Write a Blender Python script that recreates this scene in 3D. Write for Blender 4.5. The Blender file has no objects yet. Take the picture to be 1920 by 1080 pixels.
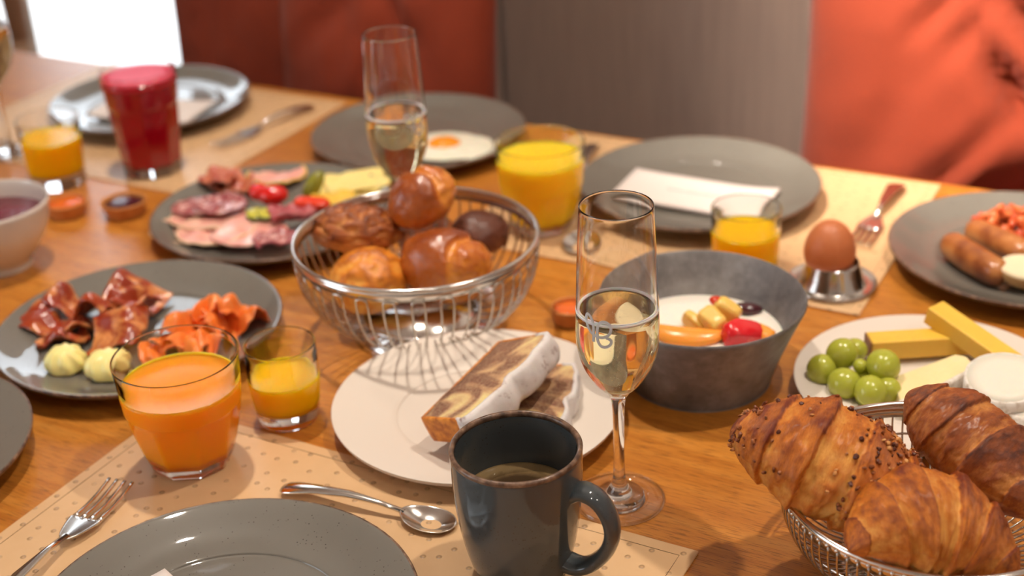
import bpy, bmesh, math, random
from math import sin, cos, pi, sqrt, radians, atan2
from mathutils import Vector, Matrix, noise

C = bpy.context.scene.collection
TZ = 0.75                                   # height of the table top
# ------------------------------------------------------------------ camera
H = 0.64374; PITCH = radians(27.002); ROLL = radians(-2.8626); FPX = 2636.4
Fv = Vector((0, cos(PITCH), -sin(PITCH)))
U0 = Vector((0, sin(PITCH), cos(PITCH))); R0 = Vector((1, 0, 0))
Rv = cos(ROLL) * R0 + sin(ROLL) * U0
Uv = -sin(ROLL) * R0 + cos(ROLL) * U0
cam = bpy.data.objects.new('camera', bpy.data.cameras.new('camera')); C.objects.link(cam)
M = Matrix((Rv, Uv, -Fv)).transposed().to_4x4(); M.translation = Vector((0, 0, TZ + H))
cam.matrix_world = M
cam.data.sensor_width = 36; cam.data.lens = FPX / 1920 * 36
cam.data.clip_start = 0.05; cam.data.clip_end = 100
cam.data.dof.use_dof = True; cam.data.dof.focus_distance = 1.0; cam.data.dof.aperture_fstop = 3.9
bpy.context.scene.camera = cam
# ------------------------------------------------------------------ world, lamps, exposure
sc = bpy.context.scene
sc.view_settings.view_transform = 'Standard'; sc.view_settings.look = 'None'
sc.view_settings.gamma = 1; sc.view_settings.use_curve_mapping = False
sc.view_settings.exposure = -0.62
sc.cycles.max_bounces = 24; sc.cycles.transmission_bounces = 20; sc.cycles.transparent_max_bounces = 16
world = bpy.data.worlds.new('sky'); sc.world = world; world.use_nodes = True
bg = world.node_tree.nodes['Background']; bg.inputs[0].default_value = (0.84, 0.92, 1.0, 1); bg.inputs[1].default_value = 6.5
ANG = radians(-29.2); CU, SU = cos(ANG), sin(ANG)
def W(u, v, z=0.0):                          # room frame (u along the table, v towards the bench) to world
    return Vector((CU * u - SU * v, SU * u + CU * v, z))
def lamp(u, v, z, power, size, col, spot=None):
    l = bpy.data.lights.new('downlight', 'AREA'); l.shape = 'DISK'; l.size = size
    l.energy = power; l.color = col
    if spot: l.spread = radians(spot)
    o = bpy.data.objects.new('downlight', l); C.objects.link(o); o.location = W(u, v, z)
    return o
WARM = (1.0, 0.89, 0.76)
lamp(-0.95, 1.12, 2.68, 12, 0.07, WARM, 105)
lamp(0.10, 1.20, 2.68, 11, 0.07, WARM, 105)
lamp(1.3, 0.4, 2.68, 10, 0.07, WARM, 150)
lamp(0.6, -0.3, 2.68, 6, 0.07, WARM, 150)
spot = lamp(-0.85, 0.75, 2.66, 3.6, 0.08, WARM, 24)              # unseen accent lamp, added to brighten the right cushion
spot.rotation_euler = (W(-.34, 1.60, .98) - spot.location).to_track_quat('-Z', 'Y').to_euler()
def portal(loc, rot, sx, sy):
    l = bpy.data.lights.new('portal', 'AREA'); l.shape = 'RECTANGLE'; l.size = sx; l.size_y = sy
    l.cycles.is_portal = True
    o = bpy.data.objects.new('portal', l); C.objects.link(o); o.location = loc; o.rotation_euler = rot
portal(W(-2.74, 3.535, 1.25), (pi/2, 0, ANG - pi/2), 2.13, 2.5)
portal(W(-2.74, -1.3, 1.4), (pi/2, 0, ANG - pi/2), 1.9, 2.2)

# ------------------------------------------------------------------ helpers
def proj_ray(px, py):
    return Fv + Rv * ((px - 960) / FPX) - Uv * ((py - 540) / FPX)
def at(px, py, z=0.0):                       # point of the scene at height z above the table on the sight line of a pixel
    d = proj_ray(px, py); t = (z - H) / d.z
    p = Vector((0, 0, H)) + d * t
    return Vector((p.x, p.y, TZ + z))
def nz(x, y=0, z=0): return noise.noise(Vector((x, y, z)))
def fbm(x, y=0, z=0, o=3):
    s = 0; a = 1
    for i in range(o):
        s += a * noise.noise(Vector((x, y, z)) * (2 ** i)); a *= .5
    return s
def mesh(name, vs, fs, smooth=True, fix=False):
    me = bpy.data.meshes.new(name); me.from_pydata([tuple(v) for v in vs], [], fs)
    if fix:
        b = bmesh.new(); b.from_mesh(me); bmesh.ops.recalc_face_normals(b, faces=b.faces[:]); b.to_mesh(me); b.free()
    if smooth: me.shade_smooth()
    me.update(); return me
def obj(name, me, mat=None, parent=None, loc=None, rot=None):
    if isinstance(me, tuple): me = mesh(name, *me)
    o = bpy.data.objects.new(name, me); C.objects.link(o)
    if mat is not None and not me.materials: me.materials.append(mat)
    if parent is not None: o.parent = parent
    if loc is not None: o.location = loc
    if rot is not None: o.rotation_euler = rot
    return o
def tag(o, label, cat, group=None):
    o['label'] = label; o['category'] = cat
    if group: o['group'] = group
    return o
def thing(name, loc, label, cat, group=None, rot=(0, 0, 0)):
    o = bpy.data.objects.new(name, None); C.objects.link(o); o.location = loc; o.rotation_euler = rot
    o.empty_display_size = .02
    return tag(o, label, cat, group)
def struct(o): o['kind'] = 'structure'; return o
def stuff(o): o['kind'] = 'stuff'; return o
def dup(root, loc=None, rotz=None, label=None, group=None):
    r = root.copy(); C.objects.link(r)
    if loc is not None: r.location = loc
    if rotz is not None: r.rotation_euler = (0, 0, rotz)
    if label: r['label'] = label
    if group: r['group'] = group
    for ch in list(root.children):
        c = ch.copy(); C.objects.link(c); c.parent = r
        for g in list(ch.children):
            d = g.copy(); C.objects.link(d); d.parent = c
    return r
def joinm(*ms):
    V = []; Fc = []
    for m in ms:
        k = len(V); V += list(m[0]); Fc += [tuple(i + k for i in f) for f in m[1]]
    return V, Fc
def xf(m, mat): return [mat @ Vector(v) for v in m[0]], m[1]
def box(x0, x1, y0, y1, z0, z1):
    v = [(x, y, z) for x in (x0, x1) for y in (y0, y1) for z in (z0, z1)]
    return v, [(0, 1, 3, 2), (4, 6, 7, 5), (0, 4, 5, 1), (2, 3, 7, 6), (0, 2, 6, 4), (1, 5, 7, 3)]
def lathe(prof, n=64, rf=None, closed=False):
    V = []; Fc = []; rows = []
    for (r, z) in prof:
        if r < 1e-6:
            rows.append([len(V)]); V.append((0, 0, z))
        else:
            row = []
            for i in range(n):
                a = 2 * pi * i / n; rr = r if rf is None else rf(a, r, z)
                row.append(len(V)); V.append((rr * cos(a), rr * sin(a), z))
            rows.append(row)
    prs = list(zip(rows[:-1], rows[1:]))
    if closed: prs.append((rows[-1], rows[0]))
    for a, b in prs:
        for i in range(n):
            j = (i + 1) % n
            if len(a) == 1 and len(b) == 1: continue
            if len(a) == 1: Fc.append((a[0], b[j], b[i]))
            elif len(b) == 1: Fc.append((a[i], a[j], b[0]))
            else: Fc.append((a[i], a[j], b[j], b[i]))
    return V, Fc
def smooth_prof(pts, k=6):                   # Catmull-Rom through the profile points
    out = []; P = [pts[0]] + list(pts) + [pts[-1]]
    for i in range(1, len(P) - 2):
        p0, p1, p2, p3 = [Vector((q[0], q[1])) for q in P[i - 1:i + 3]]
        for j in range(k):
            t = j / k
            q = .5 * ((2 * p1) + (-p0 + p2) * t + (2 * p0 - 5 * p1 + 4 * p2 - p3) * t * t + (-p0 + 3 * p1 - 3 * p2 + p3) * t ** 3)
            out.append((max(q.x, 0), q.y))
    out.append(tuple(pts[-1])); return out
def tube(path, r, n=8, closed=False, flat=1.0, caps=True):
    path = [Vector(p) for p in path]; N = len(path); V = []; Fc = []
    up = None
    for i, p in enumerate(path):
        a = path[(i - 1) % N] if (closed or i > 0) else p
        b = path[(i + 1) % N] if (closed or i < N - 1) else p
        t = (b - a).normalized()
        if up is None:
            up = Vector((0, 0, 1)) if abs(t.z) < .9 else Vector((1, 0, 0))
        s = t.cross(up)
        if s.length < 1e-6: s = t.orthogonal()
        s.normalize(); u2 = s.cross(t).normalized()
        if not (abs(t.z) < .97 and abs(up.z) > .9): up = u2
        rr = r(i / max(N - 1, 1)) if callable(r) else r
        for k in range(n):
            ang = 2 * pi * k / n
            V.append(p + s * (cos(ang) * rr) + u2 * (sin(ang) * rr * flat))
    for i in range(N if closed else N - 1):
        for k in range(n):
            k2 = (k + 1) % n; i2 = (i + 1) % N
            Fc.append((i * n + k, i * n + k2, i2 * n + k2, i2 * n + k))
    if not closed and caps:
        Fc.append(tuple(range(n))[::-1]); Fc.append(tuple((N - 1) * n + k for k in range(n)))
    return V, Fc
def ring(R, r, z=0, n=72, m=8, flat=1.0):
    return tube([(R * cos(2 * pi * i / n), R * sin(2 * pi * i / n), z) for i in range(n)], r, m, True, flat)
def grid(fn, nu, nv):
    V = [fn(i / (nu - 1), j / (nv - 1)) for i in range(nu) for j in range(nv)]
    Fc = [(i * nv + j, (i + 1) * nv + j, (i + 1) * nv + j + 1, i * nv + j + 1) for i in range(nu - 1) for j in range(nv - 1)]
    return V, Fc
def disc_sheet(fn, nr=10, na=40):            # fn(rho 0..1, angle) -> point
    V = [fn(0, 0)]; Fc = []
    for i in range(1, nr + 1):
        for j in range(na): V.append(fn(i / nr, 2 * pi * j / na))
    for j in range(na): Fc.append((0, 1 + j, 1 + (j + 1) % na))
    for i in range(nr - 1):
        for j in range(na):
            a = 1 + i * na; b = a + na; j2 = (j + 1) % na
            Fc.append((a + j, b + j, b + j2, a + j2))
    return V, Fc
def solid(o, t, off=-1, sub=0):
    m = o.modifiers.new('Solidify', 'SOLIDIFY'); m.thickness = t; m.offset = off
    if sub:
        s = o.modifiers.new('Subsurf', 'SUBSURF'); s.levels = sub; s.render_levels = sub
    return o
def bevel(o, w, seg=2):
    m = o.modifiers.new('Bevel', 'BEVEL'); m.width = w; m.segments = seg; m.limit_method = 'ANGLE'; return o
def sphere(fn, nu=40, nv=24):                # fn(dir) -> (point, tone)
    V = []; tone = []; Fc = []
    for i in range(nv + 1):
        th = pi * i / nv
        if i in (0, nv):
            p, t = fn(Vector((0, 0, cos(th)))); V.append(p); tone.append(t)
        else:
            for j in range(nu):
                a = 2 * pi * j / nu
                p, t = fn(Vector((sin(th) * cos(a), sin(th) * sin(a), cos(th)))); V.append(p); tone.append(t)
    for j in range(nu): Fc.append((0, 1 + j, 1 + (j + 1) % nu))
    for i in range(nv - 2):
        a = 1 + i * nu; b = a + nu
        for j in range(nu):
            j2 = (j + 1) % nu; Fc.append((a + j, b + j, b + j2, a + j2))
    a = 1 + (nv - 2) * nu; L = len(V) - 1
    for j in range(nu): Fc.append((a + j, L, a + (j + 1) % nu))
    return V, Fc, tone
def toned(name, V, Fc, tone, suv=None):
    me = mesh(name, V, Fc, True, False)
    at_ = me.attributes.new('tone', 'FLOAT', 'POINT'); at_.data.foreach_set('value', tone)
    if suv:
        a2 = me.attributes.new('suv', 'FLOAT_VECTOR', 'POINT'); a2.data.foreach_set('vector', [c for s in suv for c in s])
    return me

# ------------------------------------------------------------------ materials
def srgb(r, g, b):
    f = lambda c: (c / 255 / 12.92) if c / 255 <= .04045 else ((c / 255 + .055) / 1.055) ** 2.4
    return (f(r), f(g), f(b), 1)
class Mt:
    def __init__(s, name, col=(.5, .5, .5, 1), rough=.5, metal=0, **kw):
        s.m = bpy.data.materials.new(name); s.m.use_nodes = True; s.nt = s.m.node_tree
        s.b = s.nt.nodes['Principled BSDF']; s.b.inputs['Base Color'].default_value = col
        s.b.inputs['Roughness'].default_value = rough; s.b.inputs['Metallic'].default_value = metal
        for k, v in kw.items(): s.b.inputs[k.replace('_', ' ')].default_value = v
    def n(s, t, **kw):
        x = s.nt.nodes.new(t)
        for k, v in kw.items():
            if isinstance(k, str) and hasattr(x, k): setattr(x, k, v)
        return x
    def l(s, a, b): s.nt.links.new(a, b)
    def coord(s, scale=(1, 1, 1), rot=(0, 0, 0), src='Object'):
        tc = s.n('ShaderNodeTexCoord'); mp = s.n('ShaderNodeMapping')
        mp.inputs['Scale'].default_value = scale; mp.inputs['Rotation'].default_value = rot
        s.l(tc.outputs[src], mp.inputs[0]); return mp.outputs[0]
    def attrv(s, name, scale=(1, 1, 1)):
        a = s.n('ShaderNodeAttribute'); a.attribute_name = name
        mp = s.n('ShaderNodeMapping'); mp.inputs['Scale'].default_value = scale
        s.l(a.outputs['Vector'], mp.inputs[0]); return mp.outputs[0]
    def attr(s, name):
        a = s.n('ShaderNodeAttribute'); a.attribute_name = name; return a.outputs['Fac']
    def noise(s, vec, scale, detail=4, rough=.55, dist=0):
        x = s.n('ShaderNodeTexNoise'); x.inputs['Scale'].default_value = scale; x.inputs['Detail'].default_value = detail
        x.inputs['Roughness'].default_value = rough; x.inputs['Distortion'].default_value = dist
        s.l(vec, x.inputs['Vector']); return x.outputs['Fac']
    def voro(s, vec, scale, rnd=1, feat='F1', dim='3D'):
        x = s.n('ShaderNodeTexVoronoi'); x.voronoi_dimensions = dim; x.feature = feat; x.inputs['Scale'].default_value = scale; x.inputs['Randomness'].default_value = rnd
        s.l(vec, x.inputs['Vector']); return x.outputs['Distance']
    def ramp(s, fac, stops, interp='LINEAR'):
        x = s.n('ShaderNodeValToRGB'); e = x.color_ramp; e.interpolation = interp
        while len(e.elements) < len(stops): e.elements.new(.5)
        for i, (p, c) in enumerate(stops):
            e.elements[i].position = p; e.elements[i].color = c if len(c) == 4 else (*c, 1)
        s.l(fac, x.inputs[0]); return x.outputs[0]
    def mix(s, fac, a, b, mode='MIX'):
        x = s.n('ShaderNodeMix'); x.data_type = 'RGBA'; x.blend_type = mode
        for inp, v in ((x.inputs[0], fac), (x.inputs[6], a), (x.inputs[7], b)):
            if isinstance(v, (int, float, tuple)): inp.default_value = v
            else: s.l(v, inp)
        return x.outputs[2]
    def math(s, op, a, b=None):
        x = s.n('ShaderNodeMath'); x.operation = op
        for inp, v in ((x.inputs[0], a), (x.inputs[1], b)):
            if v is None: continue
            if isinstance(v, (int, float)): inp.default_value = v
            else: s.l(v, inp)
        return x.outputs[0]
    def bump(s, h, strength=.3, dist=.001):
        x = s.n('ShaderNodeBump'); x.inputs['Strength'].default_value = strength; x.inputs['Distance'].default_value = dist
        s.l(h, x.inputs['Height']); s.l(x.outputs[0], s.b.inputs['Normal']); return s
    def col(s, c): s.l(c, s.b.inputs['Base Color']); return s
    def rgh(s, c): s.l(c, s.b.inputs['Roughness']); return s
g3 = lambda v: (v, v, v, 1)

def mk_wood():
    m = Mt('oak_tabletop', rough=.38)
    v = m.coord((2.2, 30, 30)); n1 = m.noise(v, 3.0, 6, .6, .6)
    v2 = m.coord((36, 620, 60)); n2 = m.noise(v2, 1.6, 3, .5)
    v3 = m.coord((.9, 5, 5)); n3 = m.noise(v3, 2.2, 3, .5, .8)
    base = m.ramp(n1, [(.3, srgb(178, 106, 36)), (.52, srgb(202, 130, 48)), (.75, srgb(214, 148, 66))])
    base = m.mix(m.ramp(n3, [(.35, g3(0)), (.7, g3(.55))]), base, srgb(174, 102, 36))
    pores = m.ramp(n2, [(.38, g3(1)), (.45, g3(0))])
    base = m.mix(m.math('MULTIPLY', pores, .6), base, srgb(104, 56, 18))
    m.col(base); m.bump(n2, .12, .0006)
    m.rgh(m.ramp(n1, [(0, g3(.3)), (1, g3(.42))])); return m.m
def mk_glaze(name, c, c2, speck=srgb(50, 40, 32)):
    m = Mt(name, rough=.4, Coat_Weight=1.0, Coat_Roughness=.03, Specular_IOR_Level=.15)
    v = m.coord(); n1 = m.noise(v, 14, 3)
    b = m.mix(n1, c, c2)
    d = m.voro(v, 330, 1); sp = m.ramp(d, [(.14, g3(1)), (.2, g3(0))])
    nn = m.noise(v, 60, 2); sel = m.ramp(nn, [(.5, g3(0)), (.56, g3(1))])
    m.col(m.mix(m.math('MULTIPLY', m.math('MULTIPLY', sp, sel), .8), b, speck)); return m.m
def mk_fabric(name, c, c2, sc=(260, 260, 260), st=.25, sheen=.3, rough=.9):
    m = Mt(name, rough=rough, Sheen_Weight=sheen, Sheen_Roughness=.5)
    v = m.coord(sc); n = m.noise(v, 1, 3); n0 = m.noise(m.coord(), 9, 3)
    m.col(m.mix(m.math('ADD', m.math('MULTIPLY', n, .6), m.math('MULTIPLY', n0, .4)), c, c2)); m.bump(n, st, .002); return m.m
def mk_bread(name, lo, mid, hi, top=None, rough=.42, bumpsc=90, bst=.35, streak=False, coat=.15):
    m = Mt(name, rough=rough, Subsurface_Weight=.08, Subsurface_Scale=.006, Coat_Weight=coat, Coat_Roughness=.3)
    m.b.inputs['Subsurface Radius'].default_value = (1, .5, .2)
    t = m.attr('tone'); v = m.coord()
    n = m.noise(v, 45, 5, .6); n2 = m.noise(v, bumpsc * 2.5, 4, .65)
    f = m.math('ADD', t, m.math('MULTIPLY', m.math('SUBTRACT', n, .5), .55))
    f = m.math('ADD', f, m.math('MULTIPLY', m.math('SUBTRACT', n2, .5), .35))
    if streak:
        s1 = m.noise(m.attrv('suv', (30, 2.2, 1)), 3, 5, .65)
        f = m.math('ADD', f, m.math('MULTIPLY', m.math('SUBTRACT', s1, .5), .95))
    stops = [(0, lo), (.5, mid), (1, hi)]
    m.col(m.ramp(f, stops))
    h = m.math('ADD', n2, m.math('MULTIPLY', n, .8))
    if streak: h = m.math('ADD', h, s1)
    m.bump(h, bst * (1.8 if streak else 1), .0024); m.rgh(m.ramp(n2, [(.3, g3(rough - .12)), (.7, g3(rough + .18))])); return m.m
def mk_meat(name, c1, c2, c3, scale=70, rough=.35, thr=(.42, .6), sss=.1):
    m = Mt(name, rough=rough, Coat_Weight=.3, Coat_Roughness=.2, Subsurface_Weight=sss, Subsurface_Scale=.004)
    v = m.coord(); n = m.noise(v, scale, 4, .6, .5); n2 = m.noise(v, scale * .3, 2)
    b = m.mix(m.ramp(n2, [(.35, g3(0)), (.65, g3(1))]), c1, c2)
    m.col(m.mix(m.ramp(n, [(thr[0], g3(0)), (thr[1], g3(1))]), b, c3)); m.bump(n, .2, .001); return m.m

MW = mk_wood()
M_dark_wood = Mt('dark_wood', srgb(70, 44, 28), .5).m
M_grey = mk_glaze('grey_stoneware_glaze', srgb(122, 117, 108), srgb(111, 106, 98))
M_mug = mk_glaze('blue_grey_stoneware_glaze', srgb(72, 79, 83), srgb(60, 65, 68))
M_brown_rim = Mt('brown_bare_rim', rough=.3)
_v = M_brown_rim.coord(); M_brown_rim.col(M_brown_rim.ramp(M_brown_rim.noise(_v, 160, 3), [(.35, srgb(70, 48, 36)), (.6, srgb(128, 98, 78)), (.8, srgb(168, 140, 116))])); M_brown_rim = M_brown_rim.m
M_white_matte = Mt('white_porcelain_matte', srgb(226, 214, 202), .42, Coat_Weight=.15).m
M_white_gloss = Mt('white_porcelain', srgb(226, 216, 206), .12, Coat_Weight=.5).m
M_steel = Mt('polished_steel', srgb(226, 223, 218), .17, 1).m
M_wire = Mt('steel_wire', srgb(200, 194, 186), .2, 1).m
M_glass = Mt('clear_glass', (1, 1, 1, 1), 0.0, 0, Transmission_Weight=1.0, IOR=1.48).m
M_thin = Mt('thin_clear_glass', (1, 1, 1, 1), 0.02)
_tr = M_thin.n('ShaderNodeBsdfTransparent'); _gl = M_thin.n('ShaderNodeBsdfGlossy'); _gl.inputs['Roughness'].default_value = .02
_lw = M_thin.n('ShaderNodeLayerWeight'); _lw.inputs[0].default_value = .5; _fr = M_thin.n('ShaderNodeMath'); _fr.operation = 'MULTIPLY_ADD'; _pw = M_thin.math('POWER', _lw.outputs['Facing'], 5.0); M_thin.l(_pw, _fr.inputs[0]); _fr.inputs[1].default_value = .8; _fr.inputs[2].default_value = .09; _mx = M_thin.n('ShaderNodeMixShader')
M_thin.l(_fr.outputs[0], _mx.inputs[0]); M_thin.l(_tr.outputs[0], _mx.inputs[1]); M_thin.l(_gl.outputs[0], _mx.inputs[2])
M_thin.l(_mx.outputs[0], M_thin.nt.nodes['Material Output'].inputs[0]); M_thin = M_thin.m
M_etch = Mt('etched_white', (.95, .95, .95, 1), .7).m
M_foam = Mt('foam', (.97, .96, .93, 1), .6).m
for _m in (M_etch, M_foam):                          # etched glass lets light through from behind
    _nt = _m.node_tree; _t = _nt.nodes.new('ShaderNodeBsdfTranslucent'); _t.inputs[0].default_value = (.95, .95, .95, 1)
    _x = _nt.nodes.new('ShaderNodeMixShader'); _x.inputs[0].default_value = .5
    _nt.links.new(_nt.nodes['Principled BSDF'].outputs[0], _x.inputs[1]); _nt.links.new(_t.outputs[0], _x.inputs[2]); _nt.links.new(_x.outputs[0], _nt.nodes['Material Output'].inputs[0])
M_champ = Mt('sparkling_wine', (1.0, .93, .62, 1), 0, 0, Transmission_Weight=1.0, IOR=1.335).m
M_foam = Mt('foam', (.97, .96, .93, 1), .6, Subsurface_Weight=.3, Subsurface_Scale=.002).m
def juice(name, c, s=.0): return Mt(name, c, .2, 0, IOR=1.25, Subsurface_Weight=.85, Subsurface_Scale=.04, Subsurface_Radius=(1, .6, .1)).m
M_carrot = juice('orange_red_juice', (1.0, .30, .012, 1)); M_oj = juice('yellow_orange_juice', srgb(255, 200, 40)); M_oj2 = juice('deep_yellow_juice', srgb(255, 184, 12))
M_beet = Mt('beetroot_juice', srgb(158, 4, 30), .12, 0, Coat_Weight=.4).m
M_beetfoam = Mt('beetroot_foam', srgb(214, 40, 74), .5).m
M_coffee = Mt('coffee', rough=.12); _v = M_coffee.coord((1, 1, 0))
_n = M_coffee.noise(_v, 60, 4, .6, 1.0)
_sep = M_coffee.n('ShaderNodeVectorMath'); _sep.operation = 'LENGTH'; M_coffee.l(_v, _sep.inputs[0])
_rad = M_coffee.math('ADD', M_coffee.math('MULTIPLY', _sep.outputs['Value'], 26), M_coffee.math('MULTIPLY', _n, .25))
M_coffee.col(M_coffee.ramp(_rad, [(.3, srgb(52, 38, 24)), (.76, srgb(64, 48, 32)), (.9, srgb(112, 90, 60)), (1, srgb(140, 116, 80))])); M_coffee = M_coffee.m
def mk_mat():
    m = Mt('tan_ostrich_leatherette', rough=.42)
    v = m.coord(); d = m.voro(v, 52, .6, 'F1', '2D')
    n = m.noise(v, 30, 3); n2 = m.noise(v, 300, 3)
    b = m.mix(n, srgb(226, 186, 140), srgb(210, 168, 122))
    spot = m.ramp(d, [(.0, g3(.25)), (.085, g3(1)), (.14, g3(0))])
    sel = m.ramp(m.noise(v, 95, 2), [(.34, g3(.25)), (.5, g3(1))])
    m.col(m.mix(m.math('MULTIPLY', m.math('MULTIPLY', spot, sel), .6), b, srgb(112, 80, 48)))
    hgt = m.ramp(d, [(.0, g3(1)), (.06, g3(.9)), (.13, g3(.1)), (.3, g3(.25))])
    m.bump(m.math('ADD', hgt, m.math('MULTIPLY', n2, .12)), .5, .0012); return m.m
M_mat = mk_mat()
M_thread = Mt('brown_thread', srgb(120, 92, 62), .8).m
M_cush = mk_fabric('rust_fabric', srgb(152, 56, 20), srgb(122, 38, 11), (500, 500, 500), .5, .08)
M_bench = Mt('grey_brown_upholstery', rough=.85, Sheen_Weight=.2)
_n = M_bench.noise(M_bench.coord((120, 8, 8)), 1, 4); _n2 = M_bench.noise(M_bench.coord((900, 900, 500)), 1, 2)
M_bench.col(M_bench.mix(_n, srgb(158, 134, 120), srgb(128, 108, 98))); M_bench.bump(_n2, .4, .001); M_bench = M_bench.m
M_paper = Mt('white_paper_napkin', srgb(230, 218, 212), .8).m
M_print = Mt('pink_print', srgb(214, 140, 146), .8).m
M_stone = Mt('grey_concrete_bowl', rough=.5)
_v = M_stone.coord(); _n = M_stone.noise(_v, 16, 6, .65, .3); _n2 = M_stone.noise(_v, 90, 4)
M_stone.col(M_stone.ramp(M_stone.math('ADD', M_stone.math('MULTIPLY', _n, .7), M_stone.math('MULTIPLY', _n2, .3)), [(.3, srgb(78, 74, 73)), (.5, srgb(118, 113, 112)), (.68, srgb(152, 148, 147))])); M_stone.bump(_n2, .15, .001); M_stone = M_stone.m
M_croi = mk_bread('croissant_crust', srgb(246, 176, 84), srgb(212, 118, 26), srgb(122, 42, 4), streak=True)
M_croid = mk_bread('dark_croissant_crust', srgb(232, 156, 76), srgb(170, 86, 26), srgb(86, 30, 8), streak=True, coat=.3)
M_pretz = mk_bread('pretzel_roll_crust', srgb(234, 152, 56), srgb(192, 100, 30), srgb(124, 50, 14), rough=.27, bst=.12, coat=.5)
M_gold = mk_bread('golden_roll_crust', srgb(246, 184, 84), srgb(222, 132, 34), srgb(152, 70, 12), rough=.42)
M_crust = mk_bread('brown_roll_crust', srgb(226, 156, 80), srgb(172, 90, 28), srgb(96, 38, 10), rough=.45, bst=.6)
M_cutb = mk_bread('cut_bread', srgb(240, 222, 186), srgb(222, 180, 120), srgb(150, 84, 36), rough=.7, coat=0)
M_rye = mk_bread('dark_rye_crust', srgb(150, 92, 62), srgb(108, 56, 34), srgb(72, 34, 22), rough=.5)
M_nut = Mt('chopped_nuts', rough=.5); _n = M_nut.noise(M_nut.coord(), 90, 2); M_nut.col(M_nut.ramp(_n, [(.42, srgb(84, 34, 14)), (.56, srgb(158, 88, 40)), (.7, srgb(220, 160, 92))])); M_nut = M_nut.m
def mk_marble():
    m = Mt('marble_cake_crumb', rough=.85, Subsurface_Weight=.05)
    v = m.coord(); n = m.noise(v, 17, 3, .5, 1.0); n2 = m.noise(v, 320, 4, .7)
    b = m.ramp(n, [(.34, srgb(238, 214, 146)), (.42, srgb(206, 160, 116)), (.47, srgb(134, 86, 66)), (.7, srgb(98, 56, 42))])
    b = m.mix(m.ramp(n2, [(.4, g3(0)), (.65, g3(.25))]), b, srgb(238, 214, 168))
    m.col(b); m.bump(n2, .9, .002); return m.m
M_marble = mk_marble()
M_cakecrust = Mt('cake_crust', rough=.6); _n = M_cakecrust.noise(M_cakecrust.coord(), 120, 4)
M_cakecrust.col(M_cakecrust.ramp(_n, [(.35, srgb(176, 92, 24)), (.6, srgb(226, 142, 48)), (.8, srgb(240, 172, 82))])); M_cakecrust.bump(_n, .5, .002); M_cakecrust = M_cakecrust.m
M_icing = Mt('sugar_icing', rough=.55, Subsurface_Weight=.1, Subsurface_Scale=.003); _n = M_icing.noise(M_icing.coord(), 90, 4)
M_icing.col(M_icing.ramp(_n, [(.28, srgb(150, 120, 110)), (.4, srgb(222, 214, 212)), (1, srgb(240, 235, 232))])); M_icing.bump(_n, .4, .002); M_icing = M_icing.m
M_ham = mk_meat('cooked_ham', srgb(236, 164, 148), srgb(228, 148, 138), srgb(240, 186, 166), 30)
M_fat = Mt('ham_fat_rim', srgb(240, 204, 168), .4).m
M_salami = mk_meat('salami', srgb(168, 84, 84), srgb(148, 66, 70), srgb(226, 176, 168), 150, thr=(.52, .6))
M_cured = mk_meat('cured_pork', srgb(190, 92, 66), srgb(160, 62, 48), srgb(210, 128, 92), 40)
M_roast = mk_meat('smoked_beef', srgb(176, 74, 82), srgb(160, 60, 72), srgb(196, 104, 106), 60)
M_bacon = mk_meat('fried_bacon', srgb(146, 46, 22), srgb(184, 76, 34), srgb(222, 146, 86), 42, .28, (.47, .62))
M_salmon = mk_meat('smoked_salmon', srgb(246, 136, 56), srgb(236, 112, 40), srgb(252, 170, 106), 55, .3, (.5, .7), .2)
def plain(n, c, r=.4, **k): return Mt(n, srgb(*c), r, 0, **k).m
M_tom = plain('red_tomato', (218, 30, 24), .15, Coat_Weight=.5); M_pep = plain('red_pepper', (224, 62, 30), .25)
M_gherk = plain('green_gherkin', (138, 136, 46), .25); M_cuc = plain('cucumber_flesh', (196, 186, 60), .3); M_cucs = plain('cucumber_skin', (72, 96, 28), .3)
M_cheese_l = plain('pale_yellow_cheese', (244, 222, 140), .45, Subsurface_Weight=.15, Subsurface_Scale=.005)
M_cheese_y = Mt('yellow_hard_cheese', rough=.4, Subsurface_Weight=.2, Subsurface_Scale=.006); _n = M_cheese_y.noise(M_cheese_y.coord(), 50, 3)
M_cheese_y.col(M_cheese_y.mix(_n, srgb(242, 200, 84), srgb(234, 184, 62))); M_cheese_y.bump(_n, .2, .001); M_cheese_y = M_cheese_y.m
M_rind = plain('brown_cheese_rind', (150, 100, 60), .6)
M_brie = Mt('soft_brie_paste', rough=.4, Subsurface_Weight=.2, Subsurface_Scale=.006); _n = M_brie.noise(M_brie.coord((1, 1, 3)), 40, 3)
M_brie.col(M_brie.mix(_n, srgb(246, 230, 182), srgb(240, 214, 150))); M_brie.bump(_n, .3, .002); M_brie = M_brie.m
M_bloom = Mt('white_bloomy_rind', rough=.8); _n = M_bloom.noise(M_bloom.coord(), 130, 4)
M_bloom.col(M_bloom.ramp(_n, [(.3, srgb(188, 168, 146)), (.5, srgb(232, 224, 214)), (1, srgb(244, 238, 230))])); M_bloom.bump(_n, .4, .0015); M_bloom = M_bloom.m
M_goat = plain('white_goat_cheese', (232, 224, 208), .5, Subsurface_Weight=.2, Subsurface_Scale=.006)
M_grape = Mt('green_grape', rough=.22, Subsurface_Weight=.6, Subsurface_Scale=.012, Coat_Weight=.2); M_grape.b.inputs['Subsurface Radius'].default_value = (.8, 1, .2)
_n = M_grape.noise(M_grape.coord(), 60, 3); M_grape.col(M_grape.mix(_n, srgb(186, 186, 72), srgb(162, 166, 54))); M_grape = M_grape.m
M_stem = plain('grape_stem', (116, 110, 40), .7)
M_butter = plain('butter', (255, 238, 156), .35, Subsurface_Weight=.25, Subsurface_Scale=.006)
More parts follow.
